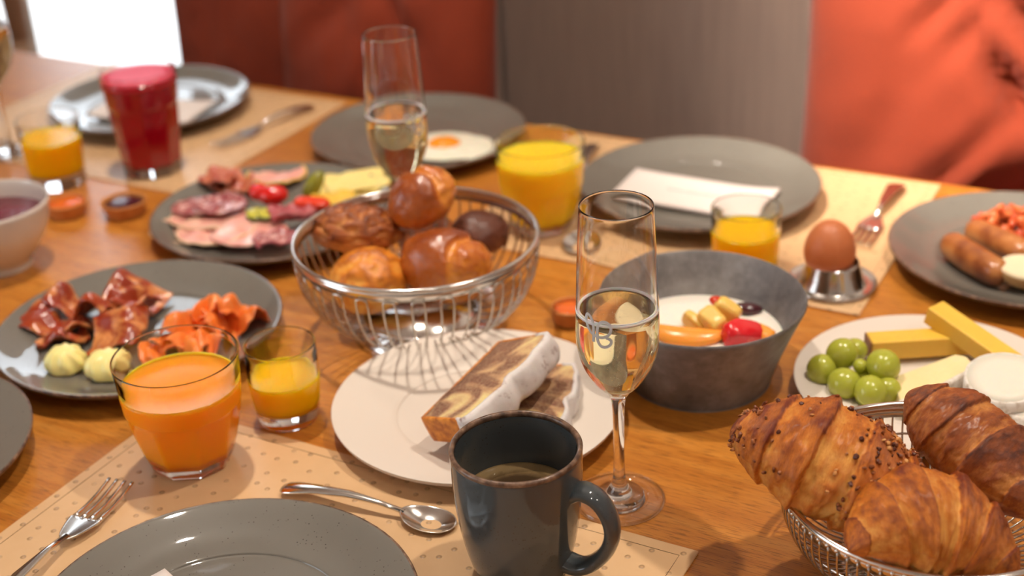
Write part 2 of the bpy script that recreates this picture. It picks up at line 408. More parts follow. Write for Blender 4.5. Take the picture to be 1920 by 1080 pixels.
M_eggsh = Mt('brown_eggshell', rough=.45, Subsurface_Weight=.1, Subsurface_Scale=.004); _n = M_eggsh.noise(M_eggsh.coord(), 260, 3)
M_eggsh.col(M_eggsh.mix(_n, srgb(206, 122, 74), srgb(190, 106, 62))); M_eggsh.bump(_n, .08, .0005); M_eggsh = M_eggsh.m
M_albumen = plain('egg_white', (240, 234, 214), .25, Subsurface_Weight=.2, Subsurface_Scale=.005); M_yolk = plain('egg_yolk', (246, 150, 22), .2); M_herb = plain('green_herb', (92, 132, 40), .6)
M_yog = plain('yoghurt', (246, 238, 226), .3, Subsurface_Weight=.2, Subsurface_Scale=.005)
M_melon = plain('orange_melon', (250, 160, 62), .25, Subsurface_Weight=.3, Subsurface_Scale=.008)
M_apple = plain('apple_flesh', (238, 196, 100), .3, Subsurface_Weight=.3, Subsurface_Scale=.006); M_appsk = plain('red_apple_skin', (206, 60, 30), .25)
M_straw = mk_meat('strawberry_flesh', srgb(226, 30, 34), srgb(214, 20, 36), srgb(240, 120, 90), 45, .25, (.6, .75))
M_dgrape = plain('dark_grape', (70, 26, 34), .2, Coat_Weight=.4)
M_saus = Mt('grilled_sausage', rough=.3, Coat_Weight=.4, Coat_Roughness=.15); _n = M_saus.noise(M_saus.coord(), 38, 4)
M_saus.col(M_saus.ramp(_n, [(.35, srgb(122, 60, 28)), (.55, srgb(176, 106, 54)), (.75, srgb(202, 142, 84))])); M_saus.bump(_n, .2, .001); M_saus = M_saus.m
M_bean = mk_meat('tomato_beans', srgb(206, 88, 40), srgb(184, 62, 30), srgb(226, 124, 66), 60, .25)
M_bun = plain('bread_crumb', (236, 212, 170), .8)
M_waffle = Mt('wafer_cup', rough=.7); _n = M_waffle.noise(M_waffle.coord(), 110, 3); M_waffle.col(M_waffle.mix(_n, srgb(222, 152, 82), srgb(190, 112, 52))); M_waffle = M_waffle.m
M_jamp = Mt('purple_jam', rough=.12); _n = M_jamp.noise(M_jamp.coord(), 150, 3); M_jamp.col(M_jamp.mix(_n, srgb(54, 18, 30), srgb(84, 32, 44))); M_jamp.bump(_n, .7, .002); M_jamp = M_jamp.m
M_jamo = Mt('apricot_jam', srgb(226, 106, 44), .15).m
M_berry = Mt('red_berry_compote', rough=.2); _n = M_berry.noise(M_berry.coord(), 80, 3); M_berry.col(M_berry.mix(_n, srgb(92, 20, 40), srgb(130, 50, 66))); M_berry.bump(_n, .5, .003); M_berry = M_berry.m

# ------------------------------------------------------------------ the room
ROT = (0, 0, ANG)
def roombox(name, u0, u1, v0, v1, z0, z1, mat, parent=None):
    cu, cv = (u0 + u1) / 2, (v0 + v1) / 2
    m = box(u0 - cu, u1 - cu, v0 - cv, v1 - cv, 0, z1 - z0)
    return obj(name, (m[0], m[1], False), mat, None, W(cu, cv, z0), ROT)
M_wall = Mt('warm_white_plaster', srgb(236, 230, 222), .9).m
M_ceil = Mt('ceiling_paint', srgb(222, 212, 200), .9).m
M_floor = Mt('light_oak_floor', rough=.3); _n = M_floor.noise(M_floor.coord((1, 14, 14)), 3, 4, .6, .5)
M_floor.col(M_floor.mix(_n, srgb(176, 128, 88), srgb(150, 104, 68))); M_floor = M_floor.m
M_terr = Mt('pale_terrace_slabs', srgb(236, 234, 230), .8).m
M_frame = Mt('window_frame_paint', srgb(236, 234, 230), .4).m
M_curt = mk_fabric('brown_drape', srgb(200, 158, 126), srgb(170, 130, 102), (200, 200, 60), .2)
struct(roombox('floor', -2.75, 2.6, -2.4, 5.0, -0.1, 0, M_floor))
struct(roombox('ceiling', -2.85, 2.7, -2.5, 5.1, 2.7, 2.8, M_ceil))
struct(roombox('wall_right', 2.6, 2.7, -2.4, 5.0, 0, 2.7, M_wall))
struct(roombox('wall_front', -2.75, 2.6, -2.5, -2.4, 0, 2.7, M_wall))
struct(roombox('wall_back', -1.68, 2.6, 1.90, 2.0, 0, 2.7, M_wall))
struct(roombox('wall_rear', -2.75, 2.6, 5.0, 5.1, 0, 2.7, M_wall))
# left wall: pieces around two windows
def wallleft(v0, v1, z0, z1): return box(-.05, .05, v0, v1, z0, z1)
wl = joinm(wallleft(-2.4, -2.25, 0, 2.7), wallleft(-2.25, -.35, 0, .3), wallleft(-2.25, -.35, 2.5, 2.7), wallleft(-.35, 2.47, 0, 2.7), wallleft(2.47, 4.6, 2.5, 2.7), wallleft(4.6, 5.0, 0, 2.7))
M_pier = Mt('tan_wood_panelling', srgb(226, 190, 156), .6).m
struct(obj('wall_left', (wl[0], wl[1], False), M_pier, None, W(-2.80, 0, 0), ROT))
def window(name, v0, v1, z0, z1, cols):
    t = .05; w = joinm(box(-.03, .03, v0, v0 + t, z0, z1), box(-.03, .03, v1 - t, v1, z0, z1), box(-.03, .03, v0, v1, z0, z0 + t), box(-.03, .03, v0, v1, z1 - t, z1))
    o = struct(obj(name, (w[0], w[1], False), M_frame, None, W(-2.80, 0, 0), ROT))
    for k in range(1, cols):
        c = v0 + (v1 - v0) * k / cols
        b = box(-.02, .02, c - .02, c + .02, z0 + t, z1 - t); obj('mullion', (b[0], b[1], False), M_frame, o)
    for k in range(cols):
        a = v0 + (v1 - v0) * k / cols + .03; b_ = v0 + (v1 - v0) * (k + 1) / cols - .03
        b = box(-.004, .004, a, b_, z0 + .04, z1 - .04); obj('pane', (b[0], b[1], False), M_winglass, o)
M_winglass = Mt('window_glass', (1, 1, 1, 1), 0, 0, Transmission_Weight=1, IOR=1.01).m
window('window_1', 2.47, 4.6, 0, 2.5, 1)
window('window_2', -2.25, -.35, .3, 2.5, 2)
g = roombox('ground', -30, -2.85, -20, 30, -.2, -.06, M_terr); struct(g)
# brown drape hanging beside the window, its hem above the floor
def drape(s, t):
    v = 1.80 + s * .60; return Vector((.07 + .03 * sin(s * 34), v, .42 + t * 2.2))
o = solid(obj('curtain', grid(drape, 60, 8), M_curt, None, W(-2.75, 0, 0), ROT), .004)
tag(o, 'brown drape hanging beside the bright window in the far left corner', 'curtain')

# ------------------------------------------------------------------ table
TV0, TV1, TU0, TU1 = .40, 1.53, -1.95, 1.1
tc = W((TU0 + TU1) / 2, (TV0 + TV1) / 2, 0)
table = thing('dining_table', tc, 'long oiled oak dining table set for breakfast', 'table', rot=ROT)
hl, hw = (TU1 - TU0) / 2, (TV1 - TV0) / 2
b = box(-hl, hl, -hw, hw, TZ - .035, TZ); bevel(obj('tabletop', (b[0], b[1], False), MW, table), .004)
for sx in (-1, 1):
    for sy in (-1, 1):
        x, y = sx * (hl - .12), sy * (hw - .12); b = box(x - .04, x + .04, y - .04, y + .04, 0, TZ - .035)
        bevel(obj('leg', (b[0], b[1], False), M_dark_wood, table), .004)
# small knots of the oak board
# ------------------------------------------------------------------ bench and cushions
bu0, bu1 = -1.66, 1.3
bench = thing('upholstered_bench', W((bu0 + bu1) / 2, 1.6, 0), 'long bench with grey-brown fabric backrest behind the table', 'bench', rot=ROT)
hb = (bu1 - bu0) / 2
b = box(-hb, hb, -.17, .22, .06, .44); bevel(obj('seat', (b[0], b[1], False), M_bench, bench), .03, 4)
def brest(x0, x1):
    return box(x0, x1, .225, .29, .44, 1.12)
for x0, x1 in ((-hb, -hb + .64), (-hb + .64, -hb + 1.44), (-hb + 1.44, -hb + 2.24), (-hb + 2.24, hb)):
    b = brest(x0 + .0015, x1 - .0015); bevel(obj('backrest_panel', (b[0], b[1], False), M_bench, bench), .012, 3)
b = box(-hb + .02, hb - .02, -.14, .25, 0, .06); obj('plinth', (b[0], b[1], False), M_dark_wood, bench)
def cushion(loc, w, h, d, yaw, lean, seed, label, folds=()):
    V = []; Fc = []; n = 44
    def P(x, z, side):                       # x,z in -1..1
        e = (max(0, 1 - abs(x) ** 2.6) * max(0, 1 - abs(z) ** 2.6)) ** .5
        pin = 1 - .06 * (1 - abs(z) ** 2) if False else 1
        px = x * w / 2 * (1 - .05 * (1 - abs(x)) * 0 - .045 * (1 - z * z)); pz = z * h / 2 * (1 - .045 * (1 - x * x))
        y = side * d / 2 * e
        y += side * e * .010 * fbm(x * 2 + seed, z * 2, side * 3)
        if side < 0:
            for (fx, fz, ang, wd, ln, dep) in folds:
                dx, dz = x - fx, z - fz; a = dx * cos(ang) + dz * sin(ang); c = -dx * sin(ang) + dz * cos(ang)
                y += dep * e * math.exp(-(c / wd) ** 2) * math.exp(-(a / ln) ** 2)
        return Vector((px, y, pz))
    for side in (-1, 1):
        k = len(V)
        V += [P(-1 + 2 * i / n, -1 + 2 * j / n, side) for i in range(n + 1) for j in range(n + 1)]
        for i in range(n):
            for j in range(n):
                q = (k + i * (n + 1) + j, k + (i + 1) * (n + 1) + j, k + (i + 1) * (n + 1) + j + 1, k + i * (n + 1) + j + 1)
                Fc.append(q if side < 0 else q[::-1])
    me = mesh('cushion', V, Fc)
    b = bmesh.new(); b.from_mesh(me); bmesh.ops.remove_doubles(b, verts=b.verts[:], dist=1e-5); b.to_mesh(me); b.free()
    o = obj('throw_cushion', me, M_cush, None, loc, (lean, 0, yaw)); tag(o, label, 'cushion')
    return o
cushion(W(-1.355, 1.76, .715), .50, .54, .12, ANG + .03, -.05, 1, 'rust cushion at the left end of the bench, half hidden by its neighbour')
cushion(W(-1.095, 1.615, .715), .38, .54, .12, ANG - .06, -.10, 5, 'rust cushion leaning in front of another, behind the back sparkling-wine glass', [(.1, .2, 1.2, .12, .6, .012), (.2, .6, -.7, .08, .4, .016), (-.3, .5, .5, .08, .4, .012)])
cushion(W(-.205, 1.66, .72), .60, .58, .19, ANG, -.14, 9, 'large rust cushion at right with deep creases in its upper corner',
        [(.10, .60, -.55, .055, .30, .10), (-.10, .40, -1.0, .05, .22, .05), (-.42, .70, .9, .035, .16, .024), (-.30, .62, 1.1, .03, .15, .022), (.12, .05, .65, .10, .40, .07), (-.25, .1, .9, .05, .3, .02), (-.55, .3, 1.2, .1, .4, .012), (-.2, -.1, 1.0, .05, .3, .016)])

# ------------------------------------------------------------------ placemats
def placemat(u0, u1, v0, v1, label, z=0.0, th=.0022, rot=0):
    c = W((u0 + u1) / 2, (v0 + v1) / 2, TZ + z)
    a, d = (u1 - u0) / 2, (v1 - v0) / 2
    t = thing('placemat', c, label, 'placemat', 'tan placemats on the table', (0, 0, ANG + rot))
    b = box(-a, a, -d, d, .0001, th); bevel(obj('leatherette_sheet', (b[0], b[1], False), M_mat, t), .0009)
    e = .011; rect = [(-a + e, -d + e), (a - e, -d + e), (a - e, d - e), (-a + e, d - e)]
    path = []
    for i in range(4):
        p, q = Vector(rect[i]), Vector(rect[(i + 1) % 4])
        for k in range(30): path.append((*(p.lerp(q, k / 30)), th + .0001))
    obj('stitching', tube(path, .00022, 5, True), M_thread, t); return t
MT = .0022
placemat(-.785, -.291, .44, .78, 'tan dotted placemat under the front dinner plate and coffee mug')
placemat(-.734, -.284, 1.178, 1.517, 'tan placemat under the egg cup and the plate with the printed napkin')
placemat(-1.538, -1.088, 1.163, 1.508, 'tan placemat under the beetroot juice at the back left')
placemat(-2.05 + .47, -1.60, 1.17, 1.50, 'x') if False else None

# ------------------------------------------------------------------ plates
def plate_prof(R, h, foot, rimw, th=.005, flat=False):
    if flat: top = [(0, .0075), (foot, .0075), (foot + .008, .009), (R - .045, .0115), (R - .004, h), (R, h + .0005)]
    else: top = [(0, .0075), (foot * .9, .0078), (R - .048, .0095), (R - .03, .0125), (R - .008, h - .001), (R - .0015, h + .0012), (R, h)]
    bot = [(R - .001, h - .003), (R - .035, .008), (foot + .012, .005), (foot + .004, 0.0005), (foot - .003, 0), (foot - .008, .0035), (0, .0035)]
    return smooth_prof(top, 5) + smooth_prof(bot, 4)
plate_me = mesh('dish', *lathe(plate_prof(.135, .022, .085, .03), 96), True, True)
rim_prof = [(.1325, .0222), (.1342, .0236), (.1356, .0226), (.1352, .0205), (.1335, .0208)]
rim_me = mesh('rim', *lathe(rim_prof, 96, closed=True), True, True)
def grey_plate(x, y, label, z=0, tilt=(0, 0)):
    t = thing('dinner_plate', (x, y, TZ + z), label, 'plate', 'grey speckled dinner plates', (tilt[0], tilt[1], random.random() * 6))
    obj('dish', plate_me, M_grey, t); obj('brown_rim', rim_me, M_brown_rim, t); return t
P_front = grey_plate(-.207, .749, 'grey speckled dinner plate with brown rim in the foreground between fork and mug', MT)
P_bacon = grey_plate(-.356, 1.186, 'grey dinner plate holding bacon, smoked salmon and butter rosettes')
P_right = grey_plate(.216, 1.459, 'grey dinner plate holding the white printed napkin', MT)
P_bcen = grey_plate(-.108, 1.673, 'grey dinner plate holding the fried egg')
P_rleft = grey_plate(-.482, 1.846, 'grey dinner plate with white napkin at the back left behind the beetroot juice', MT)
P_char = grey_plate(-.262, 1.4435, 'grey dinner plate of sliced cold meats, cheese and pickles')
P_saus = grey_plate(.516, 1.256, 'grey dinner plate holding the sausages at the right edge')
P_left = grey_plate(-.5415, .985, 'empty grey dinner plate cut off by the left edge of the photo')
cake_me = mesh('dish', *lathe(plate_prof(.1232, .0195, .062, .04, flat=True), 96), True, True)
t = obj('cake_plate', cake_me, M_white_matte, None, (-.034, 1.019, TZ)); tag(t, 'matte white round plate under two slices of marble cake', 'plate')
ch_me = mesh('dish', *lathe(plate_prof(.115, .018, .062, .04, flat=True), 96), True, True)
t = obj('cheese_plate', ch_me, M_white_matte, None, (.352, 1.018, TZ)); tag(t, 'matte white plate under grapes and cheeses', 'plate')

# ------------------------------------------------------------------ glasses
def flute(x, y, rot, label, level=.168, logo=True, z=0):
    t = thing('champagne_flute', (x, y, TZ + z), label, 'glass', 'sparkling wine flutes', (0, 0, rot))
    foot = [(.0191, .0004), (.030, .0004), (.0339, .0008), (.0341, .0019), (.030, .0030), (.0191, .0056)]
    outer = [(0, .0004), (.0185, .0004), (.0190, .0020), (.0186, .0056), (.0125, .0080), (.0088, .0106), (.0055, .018), (.0042, .035), (.0042, .06), (.0050, .088), (.0085, .097), (.0165, .106), (.0245, .119), (.0293, .134), (.0305, .150), (.0298, .175), (.0283, .21), (.0262, .2490)]
    inner = [(.0275, .21), (.0288, .175), (.0294, .150), (.0281, .135), (.0232, .121), (.0155, .110), (.007, .104), (0, .1025)]
    outer = smooth_prof(outer, 4)[:-1] + [(.02640, .2462), (.02628, .2482), (.0262, .2489)]; inner = [(.0259, .2492), (.0256, .2488), (.02555, .2475), (.02585, .242), (.02625, .234), (.0270, .220)] + smooth_prof(inner, 4)
    obj('glass_body', mesh('flute', *lathe(outer + inner, 72), True, True), M_glass, t)
    obj('foot', mesh('foot', *lathe(foot, 72, closed=True), True, True), M_thin, t)
    obj('foot_edge', mesh('fe', *ring(.0344, .0009, .0013, 72, 8), True, True), M_glass, t)
    def ri(z): # inner radius at height
        for (r0, z0), (r1, z1) in zip(inner[:-1], inner[1:]):
            if z1 <= z <= z0: return r0 + (r1 - r0) * (z - z0) / (z1 - z0 + 1e-9)
        return 0
    liq = [(0, level)] + [(ri(level) * k, level) for k in (.4, .8)] + [(ri(level) + .0003, level + .0004)]
    zz = [z for (r, z) in inner if z < level - .001]
    for z_ in zz: liq.append((ri(z_) + .0003 if z_ > .1035 else 0, z_ - (.0002 if z_ < .104 else 0)))
    if liq[-1][0] > 0: liq.append((0, .1022))
    obj('sparkling_wine', mesh('wine', *lathe(liq, 72), True, True), M_champ, t)
    def rout(z):
        for (r0, z0), (r1, z1) in zip(outer[:-1], outer[1:]):
            if z0 <= z <= z1: return r0 + (r1 - r0) * (z - z0) / (z1 - z0 + 1e-9)
        return .0262
    q_ = rout(level)
    obj('foam_ring', mesh('foam', *lathe([(q_ + .00015, level - .0009), (q_ + .0001, level + .0013), (q_ - .0012, level + .0017), (ri(level) - .0018, level + .0012), (ri(level) - .0018, level - .0001)], 72, closed=True), True, True), M_foam, t)
    rnd = random.Random(3); parts = []
    for k in range(150):
        zz_ = rnd.uniform(.106, level - .003); f = (zz_ - .106) / (level - .106)
        rr = abs(rnd.gauss(0, .0022 + .003 * f)); a = rnd.uniform(0, 6.28); s = rnd.uniform(.00012, .00030)
        v, f_, _ = sphere(lambda d: (d * s + Vector((rr * cos(a), rr * sin(a), zz_)), 0), 6, 4); parts.append((v, f_))
    stuff(obj('bubbles', joinm(*parts), M_foam, t))
    if logo:
        def onsurf(a_, z_):
            ro = rout(z_) + .0001
            return Vector((ro * cos(a_ ) , ro * sin(a_), z_))
        # emblem drawn in millimetres around the bowl: x to the right, y up
        s1 = [(-4.2, -10), (-4.0, -3), (-4.6, 4), (-7, 9), (-10, 10), (-11, 6), (-9, 0), (-5, -4), (0, -5.5), (4, -5), (8, -2), (9, 3), (6.5, 6.5), (3, 7), (0, 4.5), (-1, 0), (-1, -5), (-.5, -9), (2, -12.5), (6, -12.3), (9, -9.5), (8.7, -6.5), (5, -5)]
        pts = [Vector(p) for p in s1]; fine = []
        for i in range(len(pts) - 1):
            p0, p1, p2, p3 = pts[max(i - 1, 0)], pts[i], pts[i + 1], pts[min(i + 2, len(pts) - 1)]
            for j in range(6):
                u = j / 6; q = .5 * ((2 * p1) + (-p0 + p2) * u + (2 * p0 - 5 * p1 + 4 * p2 - p3) * u * u + (-p0 + 3 * p1 - 3 * p2 + p3) * u ** 3)
                fine.append(q)
        P_ = [onsurf(-pi / 2 + q.x * .001 / .030, .1645 + q.y * .001) for q in fine]; V_ = []; F_ = []
        for k, q in enumerate(P_):
            tg = (P_[min(k + 1, len(P_) - 1)] - P_[max(k - 1, 0)]).normalized(); nn = Vector((q.x, q.y, 0)).normalized(); sd = tg.cross(nn).normalized()
            for (a_, b_) in ((-.00105, -.0007), (-.00095, .00012), (.00095, .00012), (.00105, -.0007)): V_.append(q + sd * a_ + nn * b_)
        for k in range(len(P_) - 1):
            for m_ in range(4): F_.append((k * 4 + m_, k * 4 + (m_ + 1) % 4, k * 4 + 4 + (m_ + 1) % 4, k * 4 + 4 + m_))
        F_ += [(0, 1, 2, 3), tuple(4 * len(P_) - 4 + m_ for m_ in range(4))]
        obj('etched_emblem', mesh('emblem', V_, F_, False, True), M_etch, t)
    return t
flute(.075, .894, radians(-31), 'sparkling wine flute with etched emblem standing in front of the grey fruit bowl')
flute(-.107, 1.332, radians(42), 'sparkling wine flute standing behind the bread basket')
p = at(20, 292, 0); flute(p.x, p.y, 1.0, 'sparkling wine flute cut off by the left edge at the back', logo=False, z=MT)

def tumbler(name, x, y, Rt, Rb, h, th, level, jm, label, facets=0, zsh=0, z=0, base=.01, rot=0, bulge=0, foam=None, lname='juice'):
    t = thing(name, (x, y, TZ + z), label, 'glass', None, (0, 0, rot))
    def r0(zz):
        f = zz / h
        if zsh:
            return Rb + (Rt * .905 - Rb) * min(1, zz / zsh) ** .75 if zz <= zsh else Rt * .905 + .0012 + (Rt - Rt * .905 - .0012) * (zz - zsh) / (h - zsh)
        return Rb + (Rt - Rb) * f + bulge * sin(pi * f)
    def rf(a, r, zz):
        if not facets or zz > zsh or r < Rb * .7: return r
        k = 2 * pi / facets; d = (a % k) - k / 2
        fac = cos(k / 2) / cos(d); blend = min(1, (zsh - zz) / .006 + .15)
        return r * (1 + (fac / (.5 + .5 * cos(k / 2)) - 1) * blend)
    n = 96; zs = [0, .0012] + [h * k / 24 for k in range(1, 24)] + [h - .0014, h - .0022] + ([zsh - .0005, zsh + .0015] if zsh else []) + [h - .0006]
    zs = sorted(zs)
    outer = [(0, .0008), (Rb * .8, .0008), (Rb - .0012, 0)] + [(r0(q), q) for q in zs if q > 0]
    inner = [(r0(h) - th * .3, h)] + [(r0(q) - th * (.55 if q > h * .9 else (.8 if q > h * .8 else 1)), q) for q in reversed(zs) if q > base + .003] + [(r0(base) - th - .0015, base + .001), (r0(base) * .6, base), (0, base - .0004)]
    me = mesh(name, *lathe(outer + inner, n, rf), True, True)
    obj('glass_body', me, M_glass, t)
    def rin(q): return r0(q) + .00012
    m_ = 0
    liq = [(0, level), (rin(level) * .5, level), (rin(level) - .003, level), (rin(level) - .001, level + .0005), (rin(level), level + .0012)]
    liq += [(rin(q), q) for q in reversed(zs) if base + .003 < q < level] + [(r0(base) - .0006, base + .0014), (r0(base) - .003, base + .0002), (r0(base) * .6, base - .0001), (0, base - .0006)]
    obj(lname, mesh('liquid', *lathe(liq, n, rf), True, True), jm, t)
    if foam:
        fp = [(0, level + .0004), (rin(level) * .6, level + .001), (rin(level) - .001, level + .0018), (rin(level) - .0002, level + .001), (rin(level) - .0002, level - .006), (rin(level) * .5, level - .003), (0, level - .002)]
        obj('foam', mesh('foam', *lathe(fp, n), True, True), foam, t)
    return t
tumbler('juice_tumbler', -.270, .976, .0505, .0305, .100, .0022, .074, M_carrot, 'faceted tumbler of deep orange juice on the front placemat', 9, .056, MT, .010, .2)
tumbler('juice_glass', -.1985, 1.040,   .0302, .0262, .073, .0024, .041, M_oj2, 'small round glass of yellow orange juice beside the cake plate', base=.013, bulge=.002)
tumbler('juice_tumbler', .037, 1.402, .0485, .0285, .101, .002, .082, M_oj, 'tumbler of yellow orange juice behind the bread basket', 9, .052, MT, .012, .5)
tumbler('juice_glass', .236, 1.272, .0350, .0325, .070, .0024, .045, M_oj2, 'small glass of orange juice behind the grey fruit bowl', base=.011, z=MT)
p = at(112, 343, 0); tumbler('juice_glass', p.x, p.y, .0375, .032, .085, .0024, .060, M_oj2, 'small glass of orange juice at the back left beside the white bowl', base=.017, z=0)
tumbler('beetroot_juice_glass', -.436, 1.630, .0458, .0325, .130, .0024, .121, M_beet, 'tall faceted glass of foamy red beetroot juice on the back left placemat', 9, .09, MT, .012, foam=M_beetfoam, lname='beetroot_juice')

# ------------------------------------------------------------------ mug
mug = thing('coffee_mug', (-.003, .812, TZ + MT), 'blue-grey speckled stoneware mug of black coffee in front of the flute', 'mug')
mo = smooth_prof([(0, .002), (.027, .002), (.0305, 0), (.0330, .004), (.0385, .022), (.0430, .048), (.0455, .078), (.0460, .1035)], 5)
mi = smooth_prof([(.0448, .1062), (.0428, .1045), (.0420, .095), (.0415, .07), (.038, .04), (.031, .014), (.02, .008), (0, .007)], 5)
obj('mug_body', mesh('mug', *lathe(mo + mi, 96), True, True), M_mug, mug)
obj('rim', mesh('rim', *lathe([(.0461, .1030), (.0463, .1052), (.0452, .1066), (.0436, .1064), (.0426, .1048), (.0424, .1026)], 96, closed=True), True, True), M_brown_rim, mug)
obj('coffee', mesh('coffee', *lathe([(0, .064), (.03, .064), (.0395, .064), (.0408, .0648), (.0405, .06), (0, .05)], 72), True, True), M_coffee, mug)
ha = radians(-28)
hp = [(.0405, .077), (.050, .082), (.0615, .078), (.0695, .066), (.0715, .052), (.067, .037), (.057, .024), (.046, .0175), (.034, .0185)]
hp = smooth_prof(hp, 5); path = [Vector((r * cos(ha), r * sin(ha), z)) for r, z in hp]
obj('handle', mesh('handle', *tube(path, lambda f: .0086 + .0018 * abs(2 * f - 1) ** 2, 20, False, .62), True, True), M_mug, mug)

# ------------------------------------------------------------------ cutlery (local +X points to the working end)
def cut_xy(P0, P1, L, z): # handle end, tip
    d = (P1 - P0); return atan2(d.y, d.x)
def handle_mesh(L, w0, w1):
    sec = [(0, w0 * .55, .0016), (.004, w0 * .95, .002), (.012, w0, .0022), (.03, w0 * .72, .0022), (.06, w0 * .5, .0021), (L * .8, w1, .0019), (L, w1, .0018)]
    V = []; Fc = []; n = 12
    for (x, w, h_) in sec:
        zc = .004 + .008 * sin(pi * min(1, x / L) * .9)
        for k in range(n):
            a = 2 * pi * k / n; V.append((x, w * cos(a), zc + h_ * sin(a)))
    for i in range(len(sec) - 1):
        for k in range(n): Fc.append((i * n + k, i * n + (k + 1) % n, (i + 1) * n + (k + 1) % n, (i + 1) * n + k))
    Fc.append(tuple(range(n))[::-1]); Fc.append(tuple((len(sec) - 1) * n + k for k in range(n)))
    return V, Fc
def hz(x, L): return .004 + .008 * sin(pi * min(1, x / L) * .9)
def fork(tip, ang, label, z, L=.19):
    hd = .078; HL = L - hd + .004
    z0 = hz(HL, HL)
    def head(s, t):                           # palm of the fork
        x = HL - .004 + s * .030; w = (.0028 + (.0138 - .0028) * min(1, (s * 1.15)) ** .6)
        y = (t * 2 - 1) * w
        return Vector((x, y, z0 - .0022 * s + .0010 * (2 * t - 1) ** 2))
    t = thing('fork', (tip.x - cos(ang) * L, tip.y - sin(ang) * L, TZ + z), label, 'fork', 'steel forks', (0, 0, ang))
    obj('handle', mesh('handle', *handle_mesh(HL, .0105, .0028), True, True), M_steel, t)
    solid(obj('fork_palm', grid(head, 12, 13), M_steel, t), .0017, -1, 1)
    for k in range(4):
        y = -.0108 + k * .0072
        path = [Vector((HL + .024 + q * (hd - .028) / 8, y, z0 - .0022 - .0016 * sin(q / 8 * pi) + .003 * (q / 8) ** 2)) for q in range(9)]
        obj('tine', mesh('tine', *tube(path, lambda f: .0022 * (1 - .35 * f), 8, False, .65), True, True), M_steel, t)
    return t
def spoon(tip, ang, label, z, L=.16, bl=.046, bw=.0155):
    HL = L - bl + .004; z0 = hz(HL, HL)
    t = thing('teaspoon', (tip.x - cos(ang) * L, tip.y - sin(ang) * L, TZ + z), label, 'spoon', None, (0, 0, ang))
    obj('handle', mesh('handle', *handle_mesh(HL, .0085, .0024), True, True), M_steel, t)
    def bowl(rho, a):
        ex = cos(a); ey = sin(a); x = rho * ex; y = rho * ey
        X = HL - .003 + bl / 2 + x * bl / 2; wy = bw * (1 + .10 * x)
        dz = .0062 * (1 - rho ** 2)
        zc = z0 - .0035 - .002 * (x + 1) / 2 + .0028
        return Vector((X, y * wy, zc - dz + (.0025 * max(0, -x) ** 2)))
    solid(obj('spoon_bowl', disc_sheet(bowl, 12, 48), M_steel, t), .0011, 0, 1); return t
tipF = at(228, 905, .008); fork(tipF, atan2(.937, .35), 'steel fork lying on the front placemat left of the plate', MT + .001)
tipR = at(1607, 462, .006); endR = at(1680, 352, .006); fork(tipR, atan2(tipR.y - endR.y, tipR.x - endR.x), 'steel fork lying behind the boiled egg', MT, .175)
tipL = at(405, 275, .006); endL = at(575, 203, .006); fork(tipL, atan2(tipL.y - endL.y, tipL.x - endL.x), 'steel fork right of the beetroot juice on the back left placemat', MT, .175)
s0 = at(530, 915, .006); s1 = at(852, 985, .006); spoon(s1, atan2(s1.y - s0.y, s1.x - s0.x), 'steel teaspoon lying on the front placemat left of the mug', MT, (s1 - s0).length)
s1 = at(1084, 474, .006); s0 = at(1100, 360, .006); spoon(s1, atan2(s1.y - s0.y, s1.x - s0.x), 'steel spoon beside the tumbler of yellow juice', MT, .19, .05, .019)
def knife(end, ang, label, z, L=.2):
    t = thing('table_knife', (end.x, end.y, TZ + z), label, 'knife', None, (0, 0, ang))
    obj('handle', mesh('handle', *handle_mesh(.10, .0095, .005), True, True), M_steel, t)
    def bl(s, q): x = .098 + s * .1; return Vector((x, -.008 + q * .016 * (1 - max(0, s - .8) * 2), .004 - .0025 * s))
    solid(obj('blade', grid(bl, 12, 4), M_steel, t), .001, 0)
k0 = at(1112, 272, .005); k1 = at(1090, 330, .005)
knife(k0, atan2(k1.y - k0.y, k1.x - k0.x), 'steel knife handle showing between the yellow juice tumbler and the napkin plate', MT, .2)

